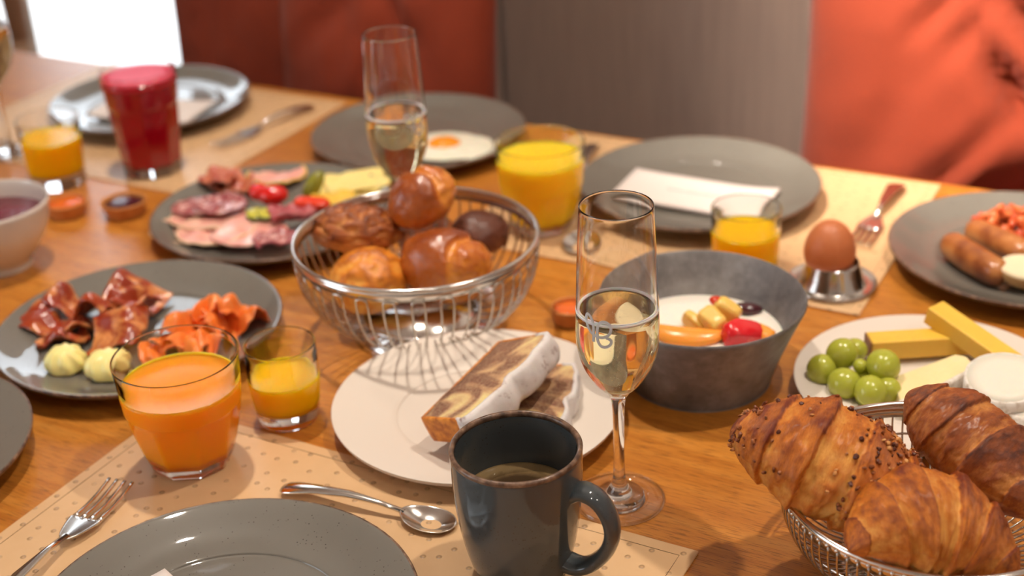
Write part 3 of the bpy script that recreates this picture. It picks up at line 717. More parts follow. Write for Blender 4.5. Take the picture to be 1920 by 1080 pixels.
# ------------------------------------------------------------------ wire baskets
def wire_basket(x, y, R, h, nloop, label, foot=.055, zf=.018, straight=False, rot=0, wr=.0011, band=.010):
    t = thing('wire_basket', (x, y, TZ), label, 'basket', 'steel wire bread baskets', (0, 0, rot))
    def prof(f):                              # f 0 bottom ring .. 1 under the band
        r = foot + (R - foot) * sin(f * pi / 2) ** .85; z = zf + (h - band - zf) * (1 - cos(f * pi / 2)) ** .95
        return r, z
    obj('rim_wire', mesh('rw', *ring(R + .0005, .0024, h, 96, 10), True, True), M_steel, t)
    bnd = [(R - .0008, h - .001), (R + .0002, h - .001), (R - .0006, h - band - .001), (R - .0016, h - band - .001)]
    obj('rim_band', mesh('band', *lathe(bnd, 96, closed=True), True, True), M_steel, t)
    n = nloop; da = pi / n * .46
    if not straight:
        L = []; 
        for k in range(15):
            f = k / 14 * .93; r, z = prof(f); L.append((r + wr, z, -da * (.8 + .2 * f)))
        r, z = prof(.97)
        top = [(r + wr, z + .003 * sin(q), -da * cos(q)) for q in [pi * j / 8 for j in range(1, 8)]]
        pr = L + top + [(r_, z_, -a_) for r_, z_, a_ in reversed(L)]
        path = [Vector((r_ * cos(a_), r_ * sin(a_), z_)) for r_, z_, a_ in pr]
    else:
        path = []
        for k in range(15):
            r, z = prof(k / 14); path.append(Vector((r + wr, 0, z)))
        path.append(Vector((R + wr + .0002, 0, h - band + .006)))
    me = mesh('wire', *tube(path, wr, 6), True, True)
    for k in range(n): obj('wire', me, M_wire, t, None, (0, 0, 2 * pi * k / n))
    if straight:
        knob = mesh('knob', *(sphere(lambda d: (d * .0016 + Vector((R + .0022, 0, h - band + .0068)), 0), 8, 6)[:2]), True, True)
        for k in range(n): obj('wire_tip', knob, M_steel, t, None, (0, 0, 2 * pi * k / n))
        for f in (.45, .8):
            r, z = prof(f); obj('cross_wire', mesh('cw', *ring(r - .0005, .0009, z, 72, 6), True, True), M_wire, t)
    obj('base_ring', mesh('br', *ring(foot, .0022, zf, 72, 8), True, True), M_steel, t)
    fp = [(foot - .004, zf), (foot - .002, zf - .004), (foot + .004, .004), (foot + .010, 0), (foot + .012, .0012), (foot + .006, .006), (foot + .0005, zf - .003), (foot - .001, zf + .0005)]
    obj('foot', mesh('foot', *lathe(fp, 72, closed=True), True, True), M_steel, t)
    obj('bottom_plate', mesh('bp', *lathe([(0, zf - .001), (foot - .002, zf - .001), (foot - .002, zf + .0005), (0, zf + .0005)], 64), True, True), M_steel, t)
    return t
bx, by = -.087, 1.187
wire_basket(bx, by, .1128, .098, 28, 'steel wire basket with looped wires, filled with bread rolls', rot=.05)
cx, cy = .284, .797
wire_basket(cx, cy, .1028, .070, 84, 'steel wire basket of croissants in the right foreground', foot=.050, zf=.010, straight=True, wr=.0008, band=.009)

# ------------------------------------------------------------------ rolls
def roll(c, dims, rotm, mat, seed, label, kind='plain', name='bread_roll', deep=.82):
    rx, ry, rz = dims
    def fn(d):
        n1 = fbm(d.x * 1.6 + seed, d.y * 1.6, d.z * 1.6); n2 = fbm(d.x * 5 + seed, d.y * 5, d.z * 5, 4)
        r = 1 + .06 * n1; t = .42 + .35 * d.z + .12 * n1
        if kind == 'rough':
            rd = abs(nz(d.x * 3.2 + seed, d.y * 3.2, d.z * 3.2)); r += .10 * n2 - .10 * max(0, .12 - rd) / .12
            t += .5 * n2 - (.35 if rd < .06 else 0)
        elif kind == 'split':
            q = d.x * .9 + .15 * sin(d.y * 3 + seed); g = math.exp(-((q - .38) / .10) ** 2) * max(0, d.z + .55)
            r -= .13 * g; r += .035 * n2 * (1 if q > .38 else .25)
            t += (.12 if q < .3 else -.2) - .3 * g + (.3 * n2 if q > .38 else 0)
        elif kind == 'wave':
            w = sin(d.y * 7 + 2.0 * n1 * 3 + d.x * 2); r += .035 * w * max(0, d.z) + .03 * n2; t += .18 * w - .15 + .2 * n2
        else: r += .012 * n2; t += .1 * n2
        p = Vector((d.x * rx, d.y * ry, (d.z if d.z > 0 else d.z * deep) * rz)) * r
        return rotm @ p, min(1.1, max(-.1, t))
    V, Fc, tone = sphere(fn, 72, 48)
    o = obj(name, toned('roll', V, Fc, tone), mat, None, c); tag(o, label, 'bread', 'bread rolls in the wire basket'); return o
E3 = lambda a, b, c: Matrix.Rotation(c, 3, 'Z') @ Matrix.Rotation(b, 3, 'Y') @ Matrix.Rotation(a, 3, 'X')
roll(at(668, 432, .080), (.044, .029, .026), E3(0, .1, -.05), M_crust, 2.0, 'crusty brown roll with rough torn top at the left in the bread basket', 'rough')
roll(at(692, 525, .052), (.0375, .033, .030), E3(.2, 0, .3), M_gold, 6.3, 'pale golden wavy-topped roll at the front left in the bread basket', 'wave', deep=1.1)
roll(at(836, 490, .066), (.044, .033, .031), E3(0, .05, -.25), M_pretz, 3.4, 'shiny split pretzel roll at the front right in the bread basket', 'split', deep=1.35)
roll(at(898, 440, .060), (.031, .027, .024), E3(0, 0, .5), M_rye, 8.8, 'small dark rye roll at the right in the bread basket')
roll(at(791, 372, .108), (.036, .030, .029), E3(.2, -.5, .4), M_pretz, 12.1, 'shiny dark pretzel roll lying on top of the other rolls', 'split')
roll(at(650, 520, .030), (.03, .03, .016), E3(0, 0, .5), M_gold, 18.8, 'golden roll lowest in the basket, seen through its left wires') if False else None
roll(at(800, 440, .040), (.034, .03, .018), E3(0, 0, .5), M_crust, 28.8, 'brown roll buried at the bottom of the bread basket under the others') 

# ------------------------------------------------------------------ croissants
def croissant(P0, P1, P2, R, mat, seed, label, k=3.1, e0=.35, e1=.35, nuts=0, knob=None, flat=.82, skew=.5):
    org = (P0 + P2) / 2; nu, nv = 220, 96; V = []; tone = []; suv = []
    prev = None
    def bez(f): return (1 - f) ** 2 * P0 + 2 * f * (1 - f) * P1 + f * f * P2
    up = Vector((0, 0, 1)); surf = []
    for i in range(nu):
        f = .5 - .5 * cos(pi * i / (nu - 1)); c = bez(f)
        tg = (bez(min(1, f + .01)) - bez(max(0, f - .01))).normalized()
        s = tg.cross(up).normalized(); u2 = s.cross(tg).normalized()
        t = 2 * f - 1
        e = e0 if t < 0 else e1
        base = ((1 - min(1, abs(t)) ** 3.2) ** .5) * (e + (1 - e) * (1 - abs(t) ** 1.6))
        if knob and f < knob[0]: base *= 1
        for j in range(nv):
            a = 2 * pi * j / nv
            q = (abs(t) + skew * .12 * sin(a + (1 if t > 0 else -1)) + .02 * nz(a * 2 + seed, t * 3)) * k + .5
            if abs(t) < .5 / k: q = max(q, .5 + .0)
            fr = q % 1.0; sgm = int(q)
            rise = min(1, fr / .10)           # seam: radius jumps down right after an overlap
            shell = .15 * (1 - fr) ** 1.3 - .13 * (1 - rise) ** 2
            n1 = fbm(c.x * 30 + seed, c.y * 30, a * .7); n2 = fbm(cos(a) * 2 + seed, sin(a) * 2, t * 8, 4)
            n3 = fbm(t * 22 + seed, cos(a) * 5, sin(a) * 5, 3); n4 = nz(t * 60 + seed, cos(a) * 5, sin(a) * 5)
            r = R * base * (1 + shell * (1 if sgm > 0 else .3) + .06 * n1 + .05 * n2 + .022 * n3 + .010 * n4)
            p = c + s * (cos(a) * r) + u2 * (sin(a) * r * flat)
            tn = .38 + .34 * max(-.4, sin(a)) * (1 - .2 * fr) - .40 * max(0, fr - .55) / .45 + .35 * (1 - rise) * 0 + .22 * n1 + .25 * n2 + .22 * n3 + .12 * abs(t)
            if fr < .06: tn += .15
            V.append(p - org); tone.append(min(1.15, max(-.15, tn))); suv.append((t * 3, a, 0))
            surf.append((p - org, (s * cos(a) + u2 * sin(a)), f, a))
    Fc = [(i * nv + j, i * nv + (j + 1) % nv, (i + 1) * nv + (j + 1) % nv, (i + 1) * nv + j) for i in range(nu - 1) for j in range(nv)]
    th = thing('croissant', org, label, 'croissant', 'croissants in the wire basket')
    me = toned('crust', V, Fc, tone, suv)
    b = bmesh.new(); b.from_mesh(me); bmesh.ops.recalc_face_normals(b, faces=b.faces[:]); b.to_mesh(me); b.free()
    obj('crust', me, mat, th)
    if nuts:
        rnd = random.Random(int(seed)); parts = []
        while len(parts) < nuts:
            p, nrm, f, a = rnd.choice(surf)
            dens = .06 + 1.2 * math.exp(-((f - .70) / .12) ** 2) + .13 * math.exp(-((f - .10) / .14) ** 2)
            if nrm.z < -.15 or f < .03 or rnd.random() > dens: continue
            s_ = rnd.uniform(.0012, .0026); sh = Vector((rnd.uniform(.6, 1.3), rnd.uniform(.6, 1.3), rnd.uniform(.4, .8)))
            ro = Matrix.Rotation(rnd.uniform(0, 6), 3, Vector((rnd.random(), rnd.random(), rnd.random() + .1)).normalized())
            v, f_, _ = sphere(lambda d: (p + nrm * s_ * .3 + ro @ Vector((d.x * sh.x, d.y * sh.y, d.z * sh.z)) * s_, 0), 5, 4)
            parts.append((v, f_))
        m = joinm(*parts); stuff(obj('chopped_nuts', (m[0], m[1], False), M_nut, th))
    return th
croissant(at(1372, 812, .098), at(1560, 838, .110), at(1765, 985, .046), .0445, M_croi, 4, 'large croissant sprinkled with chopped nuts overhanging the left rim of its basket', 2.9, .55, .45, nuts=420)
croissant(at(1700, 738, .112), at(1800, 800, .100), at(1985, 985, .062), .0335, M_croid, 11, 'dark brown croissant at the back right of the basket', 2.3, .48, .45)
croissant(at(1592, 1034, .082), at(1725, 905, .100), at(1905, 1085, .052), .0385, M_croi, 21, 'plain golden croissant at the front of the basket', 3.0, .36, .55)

# ------------------------------------------------------------------ grey fruit bowl with yoghurt and fruit
fx, fy = .162, 1.075
bowl = obj('fruit_bowl', mesh('bowl', *lathe(smooth_prof([(0, .001), (.058, .001), (.0615, .0), (.0635, .004), (.072, .03), (.082, .056), (.0912, .0775)], 4) + smooth_prof([(.0905, .0792), (.0885, .0775), (.078, .054), (.068, .03), (.059, .010), (.05, .007), (0, .007)], 4), 96), True, True), M_stone, None, (fx, fy, TZ))
tag(bowl, 'grey stone-look bowl holding yoghurt and cut fruit', 'bowl')
yl = .042
V = lathe([(0, yl), (.03, yl + .0006), (.055, yl), (.0715, yl + .0012), (.0725, yl), (.068, .03), (.058, .012), (0, .010)], 64)
o = obj('yoghurt', mesh('yog', *V, True, True), M_yog, None, (fx, fy, TZ)); tag(o, 'white yoghurt filling the grey bowl', 'yoghurt')
def blob(name, c, dims, rotm, mat, label, cat, group=None, seed=0, n=.06, shape=None, parent=None, res=(32, 20)):
    def fn(d):
        e = d if shape is None else shape(d)
        r = 1 + n * fbm(d.x * 2 + seed, d.y * 2, d.z * 2)
        return rotm @ Vector((e.x * dims[0], e.y * dims[1], e.z * dims[2])) * r, 0
    V, Fc, _ = sphere(fn, *res); o = obj(name, mesh(name, V, Fc, True, True), mat, parent, c)
    if cat: tag(o, label, cat, group)
    return o
def squ(p):                                   # superellipsoid shaper: squarer for small p
    return lambda d: Vector([math.copysign(abs(c) ** p, c) for c in d])
def arc_wedge(R, w, ang, th):                 # curved slice (melon)
    V = []; Fc = []; n = 30; m = 12
    for i in range(n):
        f = i / (n - 1); a = (f - .5) * ang; s = max(.02, sin(pi * f)) ** .6
        for k in range(m):
            b_ = 2 * pi * k / m; rr = R + cos(b_) * w * s * (1 if cos(b_) > 0 else .8); V.append((rr * sin(a), rr * cos(a) - R, sin(b_) * th * s))
    for i in range(n - 1):
        for k in range(m): Fc.append((i * m + k, i * m + (k + 1) % m, (i + 1) * m + (k + 1) % m, (i + 1) * m + k))
    Fc.append(tuple(range(m))[::-1]); Fc.append(tuple((n - 1) * m + k for k in range(m))); return V, Fc
p = at(1284, 631, yl + .004)
o = obj('melon_slice', mesh('melon', *arc_wedge(.062, .0125, 1.25, .007), True, True), M_melon, None, p, (-.25, 0, pi - .30)); tag(o, 'curved orange melon slice at the front of the yoghurt', 'melon')
o = blob('apple_piece', at(1302, 606, yl + .006), (.0125, .0055, .0085), E3(.2, .5, -.7), M_apple, 'pale narrow fruit wedge leaning left in the yoghurt', 'fruit', 'fruit in the yoghurt', 1, .05, squ(.62))
o = blob('apple_piece', at(1334, 604, yl + .009), (.0125, .009, .012), E3(.3, .4, -.9), M_apple, 'middle chunky fruit wedge without skin in the yoghurt', 'fruit', 'fruit in the yoghurt', 3, .05, squ(.45))
app = blob('apple_piece', at(1359, 589, yl + .012), (.0125, .0075, .0135), E3(.1, .5, -.5), M_oj, 'yellow fruit wedge with red skin on top of the yoghurt', 'fruit', 'fruit in the yoghurt', 5, .05, squ(.45))
app.data.materials[0] = M_apple
blob('skin', (-.0035, .003, .0095), (.0105, .0062, .0045), E3(.1, .3, -.5), M_appsk, '', None, parent=app, seed=2)
blob('dark_grape_half', at(1402, 579, yl + .004), (.0135, .0075, .0055), E3(0, .05, -.15), M_dgrape, 'halved dark purple grape lying on the yoghurt', 'grape', None, 2, .02, lambda d: Vector((d.x, d.y * (1 - .35 * max(0, d.x)), d.z)))
blob('strawberry_piece', at(1392, 627, yl + .007), (.018, .011, .0115), E3(.3, .25, .25), M_straw, 'bright red cut strawberry near the front rim of the bowl', 'strawberry', None, 7, .08, squ(.62))
blob('nectarine_piece', at(1424, 628, yl + .004), (.0135, .009, .008), E3(.1, .2, -.5), M_melon, 'small orange-pink fruit piece right of the strawberry', 'fruit', None, 9, .06, squ(.62))

# ------------------------------------------------------------------ white bowl of compote at the left edge
wc = at(3, 497, 0)
o = obj('white_bowl', mesh('wb', *lathe(smooth_prof([(0, .003), (.028, .003), (.031, 0), (.034, .001), (.034, .008), (.045, .022), (.058, .045), (.0632, .0715)], 5) + smooth_prof([(.0625, .0738), (.0605, .0722), (.055, .045), (.042, .024), (.025, .013), (0, .011)], 5), 80), True, True), M_white_gloss, None, (wc.x, wc.y, TZ)); tag(o, 'white porcelain bowl cut off by the left edge', 'bowl')
o = obj('berry_compote', mesh('cmp', *lathe([(0, .056), (.03, .0555), (.0572, .0558), (.0575, .054), (.044, .027), (.02, .014), (0, .0135)], 60), True, True), M_berry, None, (wc.x, wc.y, TZ)); tag(o, 'dark red berry compote inside the white bowl', 'compote')

# ------------------------------------------------------------------ wafer cups with jam
def wafer(px, py, R, jm, label, jl):
    p = at(px, py, 0); t = thing('wafer_cup', (p.x, p.y, TZ), label, 'jam cup', 'wafer cups of jam')
    obj('wafer', mesh('wf', *lathe(smooth_prof([(0, 0), (R * .72, 0), (R * .82, .004), (R, .0165)], 4) + smooth_prof([(R - .001, .0178), (R - .0026, .0165), (R * .74, .006), (0, .004)], 4), 48, lambda a, r, z: r * (1 + .012 * sin(a * 16))), True, True), M_waffle, t)
    j = obj('jam', mesh('jam', *lathe([(0, .0165), (R * .5, .0165), (R * .80, .0140), (R * .86, .0125), (R * .7, .006), (0, .0045)], 40, lambda a, r, z: r * (1 + .03 * sin(a * 5))), True, True), jm, t); return t
wafer(128, 402, .0245, M_jamo, 'wafer cup of orange jam beside the white bowl', 'orange')
wafer(236, 401, .0265, M_jamp, 'wafer cup of dark purple jam beside the cold meat plate', 'purple')
wafer(1071, 603, .0195, M_jamo, 'wafer cup of orange jam half hidden behind the front flute', 'orange')

# ------------------------------------------------------------------ boiled egg and cup
ec = at(1559, 536, 0); ez = TZ + MT
t = thing('egg_cup', (ec.x, ec.y, ez), 'polished steel egg cup with wide round saucer base', 'egg cup')
pr = smooth_prof([(.0, .001), (.040, .001), (.0430, .0035)], 4) + smooth_prof([(.0432, .0050), (.040, .0036), (.0345, .0030), (.0325, .0045), (.0285, .014), (.0252, .0245)], 5) + smooth_prof([(.0246, .0258), (.0238, .0245), (.0215, .018), (.012, .0115), (0, .0095)], 4)
obj('cup_body', mesh('ec', *lathe(pr, 80), True, True), M_steel, t)
eo = [(0, 0)] ; EH = .058; ER = .0252
ep = [(ER * sqrt(max(0, 1 - ((z - .43) / (.43 if z < .43 else .57)) ** 2)) * (1 if z < .43 else 1 - .05 * (z - .43)), z * EH) for z in [0, .004, .015, .035, .07, .12, .18, .26, .34, .42, .5, .58, .66, .74, .81, .87, .92, .955, .98, .993, 1]]
ep[0] = (0, 0); ep[-1] = (0, EH)
o = obj('boiled_egg', mesh('egg', *lathe(ep, 56), True, True), M_eggsh, None, (ec.x - .004, ec.y, ez + .0105)); tag(o, 'brown boiled egg standing in the steel egg cup', 'egg')

# ------------------------------------------------------------------ napkins
def napkin(c, w, d, yaw, z, label, th=.004, curl=.004, text=False):
    t = thing('paper_napkin', (c.x, c.y, TZ + z), label, 'napkin', None, (0, 0, yaw))
    f = lambda s, q: Vector(((s - .5) * w, (q - .5) * d, th + curl * (abs(2 * s - 1) ** 3) + .0012 * sin(s * 5)))
    solid(obj('folded_paper', grid(f, 20, 10), M_paper, t), th, -1)
    if text:
        rnd = random.Random(5); parts = []
        x = -.032
        while x < .032:
            wd = rnd.uniform(.0012, .0028); hh = rnd.uniform(.0018, .0042)
            zz = th + .0002 + .0012 * sin((x / w + .5) * 5)
            parts.append(box(x, x + wd * .45, -.002, -.002 + hh, zz, zz + .0002)); parts.append(box(x, x + wd, -.002, -.0012, zz, zz + .0002)); x += wd + .0010
        m = joinm(*parts); obj('printed_line', (m[0], m[1], False), M_print, t)
    return t
napkin((at(1160, 395, .016) + at(1468, 362, .016)) / 2 + Vector((-.004, .022, 0)), .170, .082, ANG + .04, .0125, 'white folded napkin with a faint pink printed line on the grey plate', text=True)
napkin(at(285, 205, .016), .15, .085, ANG + .2, .0125, 'white folded napkin on the back left plate')
pn = at(296, 1066, .016); d_ = .045
napkin(Vector((pn.x + .0, pn.y - .052, 0)), .075, .075, radians(40), .0115, 'white napkin corner peeking up on the foreground plate', curl=.001)

# ------------------------------------------------------------------ cake slices
def cake(A, Cc, Ee, th, label, seed):
    # A: base corner near, Cc: base corner far, Ee: near corner under the icing; face upwards
    Y = (Cc - A); w = Y.length; Y.normalize(); X = (Ee - A); X -= Y * X.dot(Y); hgt = X.length; X.normalize(); Z = X.cross(Y)
    if Z.z < 0: Z = -Z
    Mx = Matrix((X, Y, Z)).transposed().to_4x4(); Mx.translation = A
    t = thing('cake_slice', A, label, 'cake', 'marble cake slices'); t.matrix_world = Mx
    out = []; n = 14
    for i in range(n + 1): out.append((0 + .0012 * nz(i * .7 + seed), w * i / n))                    # base
    for i in range(1, n + 1): f = i / n; out.append((hgt * .86 * f, w + .006 * f + .001 * nz(i + seed, 3)))     # far side
    for i in range(1, 24):
        f = i / 24; y = w + .006 - (w + .012) * f; bump_ = hgt * .86 + hgt * .16 * sin(pi * f) ** .6 + .0035 * nz(f * 7 + seed, 1) - .006 * math.exp(-((f - .52) / .06) ** 2)
        out.append((bump_, y))
    for i in range(n): f = i / n; out.append((hgt * .86 * (1 - f), -.006 * (1 - f) + .001 * nz(i + seed, 8)))
    N = len(out); cxm = sum(p[0] for p in out) / N; cym = sum(p[1] for p in out) / N
    V = []; Fc = []; rings_ = []
    for (sc_, z) in ((.0, 0), (.5, 0.0), (.97, 0), (.985, -.0008)):
        for (x, y) in out: V.append((cxm + (x - cxm) * sc_, cym + (y - cym) * sc_, z + (.0009 * nz(x * 400, y * 400, seed) if 0 < sc_ < .98 else 0)))
    for (sc_, z) in ((.985, -th + .0008), (.97, -th), (.5, -th), (0, -th)):
        for (x, y) in out: V.append((cxm + (x - cxm) * sc_, cym + (y - cym) * sc_, z))
    for r in range(7):
        for i in range(N): Fc.append((r * N + i, r * N + (i + 1) % N, (r + 1) * N + (i + 1) % N, (r + 1) * N + i))
    obj('crumb', mesh('crumb', V, Fc, True, True), M_marble, t)
    def strip(i0, i1, grow, z0, z1, lump=0, closed=False):
        V = []; Fc = []; K = i1 - i0 + 1; m = 6
        for i in range(i0, i1 + 1):
            x, y = out[i % N]; a = out[(i - 1) % N]; b = out[(i + 1) % N]
            nx, ny = (b[1] - a[1]), -(b[0] - a[0]); l_ = sqrt(nx * nx + ny * ny) + 1e-9; nx, ny = -nx / l_, -ny / l_
            endf = min(1, (i - i0) / 2.5, (i1 - i) / 2.5) if lump else 1
            for j in range(m + 1):
                f = j / m; g_ = grow * (.25 + sin(pi * f) ** .5 * .75) * (.3 + .7 * endf) + lump * nz(i * .9 + seed, f * 3, 5)
                V.append((x + nx * g_, y + ny * g_, z0 + (z1 - z0) * f))
            V.append((x - nx * .002, y - ny * .002, z1)); V.append((x - nx * .002, y - ny * .002, z0))
        mm = m + 3
        for i in range(K - 1):
            for j in range(mm): Fc.append((i * mm + j, i * mm + (j + 1) % mm, (i + 1) * mm + (j + 1) % mm, (i + 1) * mm + j))
        Fc.append(tuple(range(mm))); Fc.append(tuple((K - 1) * mm + j for j in range(mm)))
        return V, Fc
    i_top0 = 2 * n - 3; i_top1 = 2 * n + 26
    m1 = strip(i_top1 - 1, N + i_top0 + 2, .0010, .0002, -th - .0002)
    obj('crust', mesh('crust', *m1, True, True), M_cakecrust, t)
    obj('icing', mesh('icing', *strip(i_top0, i_top1, .0032, .0012, -th - .0006, .0014), True, True), M_icing, t)
    return t
A2, C2_, E2 = at(925, 803, .034), at(975, 683, .034), at(1052, 801, .034)
cake(A2, C2_, E2, .0215, 'marble cake slice lying flat, icing at its right, underneath', 3)
A1, C1_, E1 = at(790, 783, .040), at(935, 640, .058), at(915, 752, .066)
cake(A1, C1_, E1, .023, 'marble cake slice leaning on the other, orange crust towards the mug', 8)

# ------------------------------------------------------------------ bacon plate food
def strip_food(name, p0, p1, wid, amp, waves, mat, label, cat, group, seed, z0, th=.003, twist=.6, nu=44, nv=10):
    d = p1 - p0; L = d.length; ang = atan2(d.y, d.x)
    def f(s, q):
        x = (s - .5) * L; y = (q - .5) * wid * (1 + .25 * nz(s * 3 + seed, 2)) + .012 * nz(s * 2.2 + seed, 7) * 1
        z = amp * (.5 + .5 * sin(s * waves * 2 * pi + seed + twist * (q - .5) * 3)) + amp * .7 * fbm(s * 4 + seed, q * 1.6, 0, 2) + .5 * amp * (2 * q - 1) * sin(s * waves * 3 + seed)
        return Vector((x, y, max(z, .0)))
    c = (p0 + p1) / 2
    o = obj(name, grid(f, nu, nv), mat, None, Vector((c.x, c.y, TZ + z0)), (0, 0, ang)); solid(o, th, 1, 1)
    tag(o, label, cat, group); return o
B = 'fried bacon rashers'
strip_food('bacon_rasher', at(48, 590, .02), at(160, 622, .02), .038, .014, 1.1, M_bacon, 'crisp bacon rasher lying at the left of the pile', 'bacon', B, 1.2, .011)
strip_food('bacon_rasher', at(66, 640, .02), at(165, 616, .02), .022, .010, 1.3, M_bacon, 'small curled bacon rasher at the lower left of the pile', 'bacon', B, 4.0, .012)
strip_food('bacon_rasher', at(104, 548, .03), at(212, 585, .03), .038, .020, 1.2, M_bacon, 'crinkled bacon rasher at the back of the pile', 'bacon', B, 2.2, .014)
strip_food('bacon_rasher', at(196, 655, .02), at(268, 525, .03), .052, .022, 1.3, M_bacon, 'wide wavy bacon rasher standing tallest at the right of the pile', 'bacon', B, 5.1, .012)
strip_food('bacon_rasher', at(215, 560, .03), at(285, 575, .03), .036, .018, .9, M_bacon, 'folded bacon rasher behind the widest one', 'bacon', B, 7.7, .022)
S = 'slices of smoked salmon'
for (a, b_, wd, am, wv, sd, zz, lb) in [((262, 668), (345, 655), .018, .010, 1.5, 1, .012, 'salmon slice at the left end of its pile, seen through the tumbler'),
        ((300, 640), (400, 648), .032, .016, 2.2, 3, .012, 'salmon slice folded in tight waves in the middle of the pile'),
        ((318, 615), (420, 622), .034, .020, 1.8, 5, .014, 'salmon slice with a pale folded top at the back of the pile'),
        ((400, 628), (492, 592), .030, .018, 1.6, 8, .013, 'salmon slice reaching right towards the plate rim'),
        ((350, 672), (450, 650), .022, .014, 2.1, 12, .012, 'salmon slice along the front of the pile'),
        ((380, 600), (450, 612), .026, .020, 1.2, 15, .022, 'salmon slice lying uppermost on the pile')]:
    strip_food('salmon_slice', at(*a, .018), at(*b_, .018), wd * 1.35, am, wv, M_salmon, lb, 'salmon', S, sd, zz, .0025)
def rosette(px, py, R, hh, label, rot):
    p = at(px, py, .0085)
    prf = [(R * .75, 0), (R * .95, .003), (R, hh * .3), (R * .9, hh * .6), (R * .6, hh * .88), (R * .28, hh * .98), (0, hh)]
    rf = lambda a, r, z: r * (1 + .11 * (z / hh + .2) * sin(a * 8 + z * 160))
    o = obj('butter_rosette', mesh('butter', *lathe([(0, 0)] + smooth_prof(prf, 4), 80, rf), True, True), M_butter, None, (p.x, p.y, TZ + .0100), (.1, 0, rot)); tag(o, label, 'butter', 'butter rosettes')
rosette(127, 692, .0185, .022, 'piped butter rosette at the left of the pair', .3)
rosette(205, 702, .0205, .022, 'larger piped butter rosette nearer the orange juice', 1.1)

# ------------------------------------------------------------------ cold meat plate food
def slice_(name, px, py, rx, ry, yaw, z, mat, label, cat, group=None, seed=0, th=.0018, wav=.003, rimm=None, rect=False, lift=0):
    p = at(px, py, z)
    def f(rho, a):
        ex, ey = cos(a), sin(a)
        if rect: k = 1 / max(abs(ex), abs(ey)); k = min(k, 1.32); ex *= k; ey *= k
        r = rho * (1 + .06 * nz(cos(a) + seed, sin(a)))
        return Vector((ex * rx * r, ey * ry * r, max(0, wav * fbm(ex * rho * 1.6 + seed, ey * rho * 1.6, 2, 2) + wav * rho * rho * .8 + lift * rho * ey)))
    o = obj(name, disc_sheet(f, 10, 48), mat, None, Vector((p.x, p.y, TZ + z)), (0, 0, yaw)); solid(o, th, 1); tag(o, label, cat, group)
    if rimm:
        path = [f(1.0, 2 * pi * k / 48) + Vector((0, 0, th * .5)) for k in range(48)]
        obj('rind', tube(path, th * .75, 6, True), rimm, o)
    return o
HG = 'slices of cold meat'
slice_('ham_slice', 352, 436, .040, .034, .2, .012, M_ham, 'pink ham slice with pale fat edge at the left of the plate', 'ham', HG, 1, .002, .004, M_fat)
slice_('ham_slice', 405, 438, .042, .036, -.2, .0155, M_ham, 'pink ham slice nearest the front rim, overlapping the left one', 'ham', HG, 4, .002, .004, M_fat)
slice_('ham_slice', 468, 440, .042, .034, .1, .019, M_ham, 'smooth pink ham slice at the front, beside the wire basket', 'ham', HG, 9, .002, .003)
slice_('ham_slice', 395, 414, .046, .030, -.2, .017, M_ham, 'pink ham slice under the salami', 'ham', HG, 14, .002, .003, M_fat)
slice_('salami_slice', 372, 392, .030, .026, 0, .0215, M_salami, 'round salami slice left of the tomato', 'salami', HG, 2, .0018, .004)
slice_('salami_slice', 415, 388, .030, .026, 0, .0245, M_salami, 'round salami slice touching the tomato', 'salami', HG, 12, .0018, .004)
slice_('cured_pork_slice', 432, 352, .036, .021, -.6, .014, M_cured, 'reddish cured pork slice folded at the back left of the plate', 'cured pork', HG, 3, .002, .012, lift=.006)
slice_('cured_pork_slice', 410, 345, .024, .018, -.3, .020, M_cured, 'small reddish cured pork slice on the larger one', 'cured pork', HG, 33, .002, .010)
slice_('sausage_slice', 520, 334, .034, .030, 0, .014, M_ham, 'pink sausage slice with yellow edge at the back of the plate', 'sausage', HG, 5, .002, .005, M_cheese_y)
slice_('salami_slice', 515, 455, .022, .018, .3, .0235, M_salami, 'dark-edged salami slice beside the wire basket', 'salami', HG, 25, .002, .006, M_roast)
slice_('smoked_beef_slice', 548, 408, .024, .017, .2, .024, M_roast, 'dark pink folded smoked beef right of the cucumber', 'beef', HG, 15, .006, .008, rect=True)
slice_('cheese_slice', 650, 362, .040, .030, -.2, .014, M_cheese_l, 'pale yellow cheese slice at the right of the cold meat plate', 'cheese', 'cheese slices on the meat plate', 7, .003, .004, rect=True)
slice_('cheese_slice', 668, 346, .036, .026, .25, .019, M_cheese_l, 'pale cheese slice on top, nearest the back flute', 'cheese', 'cheese slices on the meat plate', 8, .003, .004, rect=True)
slice_('cheese_slice', 625, 378, .024, .018, .1, .022, M_cheese_y, 'deeper yellow cheese slice touching the basket rim', 'cheese', 'cheese slices on the meat plate', 6, .003, .003, rect=True)
def tomato(px, py, z, r, label, sx=1.0, yaw=0):
    return blob('tomato_half', at(px, py, z), (r * sx, r * .9, r * .85), E3(0, 0, yaw), M_tom, label, 'tomato', 'tomato pieces', px, .04)
tomato(486, 360, .038, .012, 'red tomato piece at the left on the meat plate')
tomato(512, 366, .037, .0135, 'shiny red tomato piece in the middle of the meat plate', 1.25)
blob('pepper_strip', at(584, 382, .034), (.021, .009, .006), E3(.2, 0, -.3), M_pep, 'red pepper strip between the gherkin and the basket', 'pepper', None, 3, .08, squ(.62))
blob('gherkin', at(588, 348, .034), (.019, .0095, .0095), E3(0, -.9, .5), M_gherk, 'green gherkin standing slanted on the meat plate', 'gherkin', None, 6, .05)
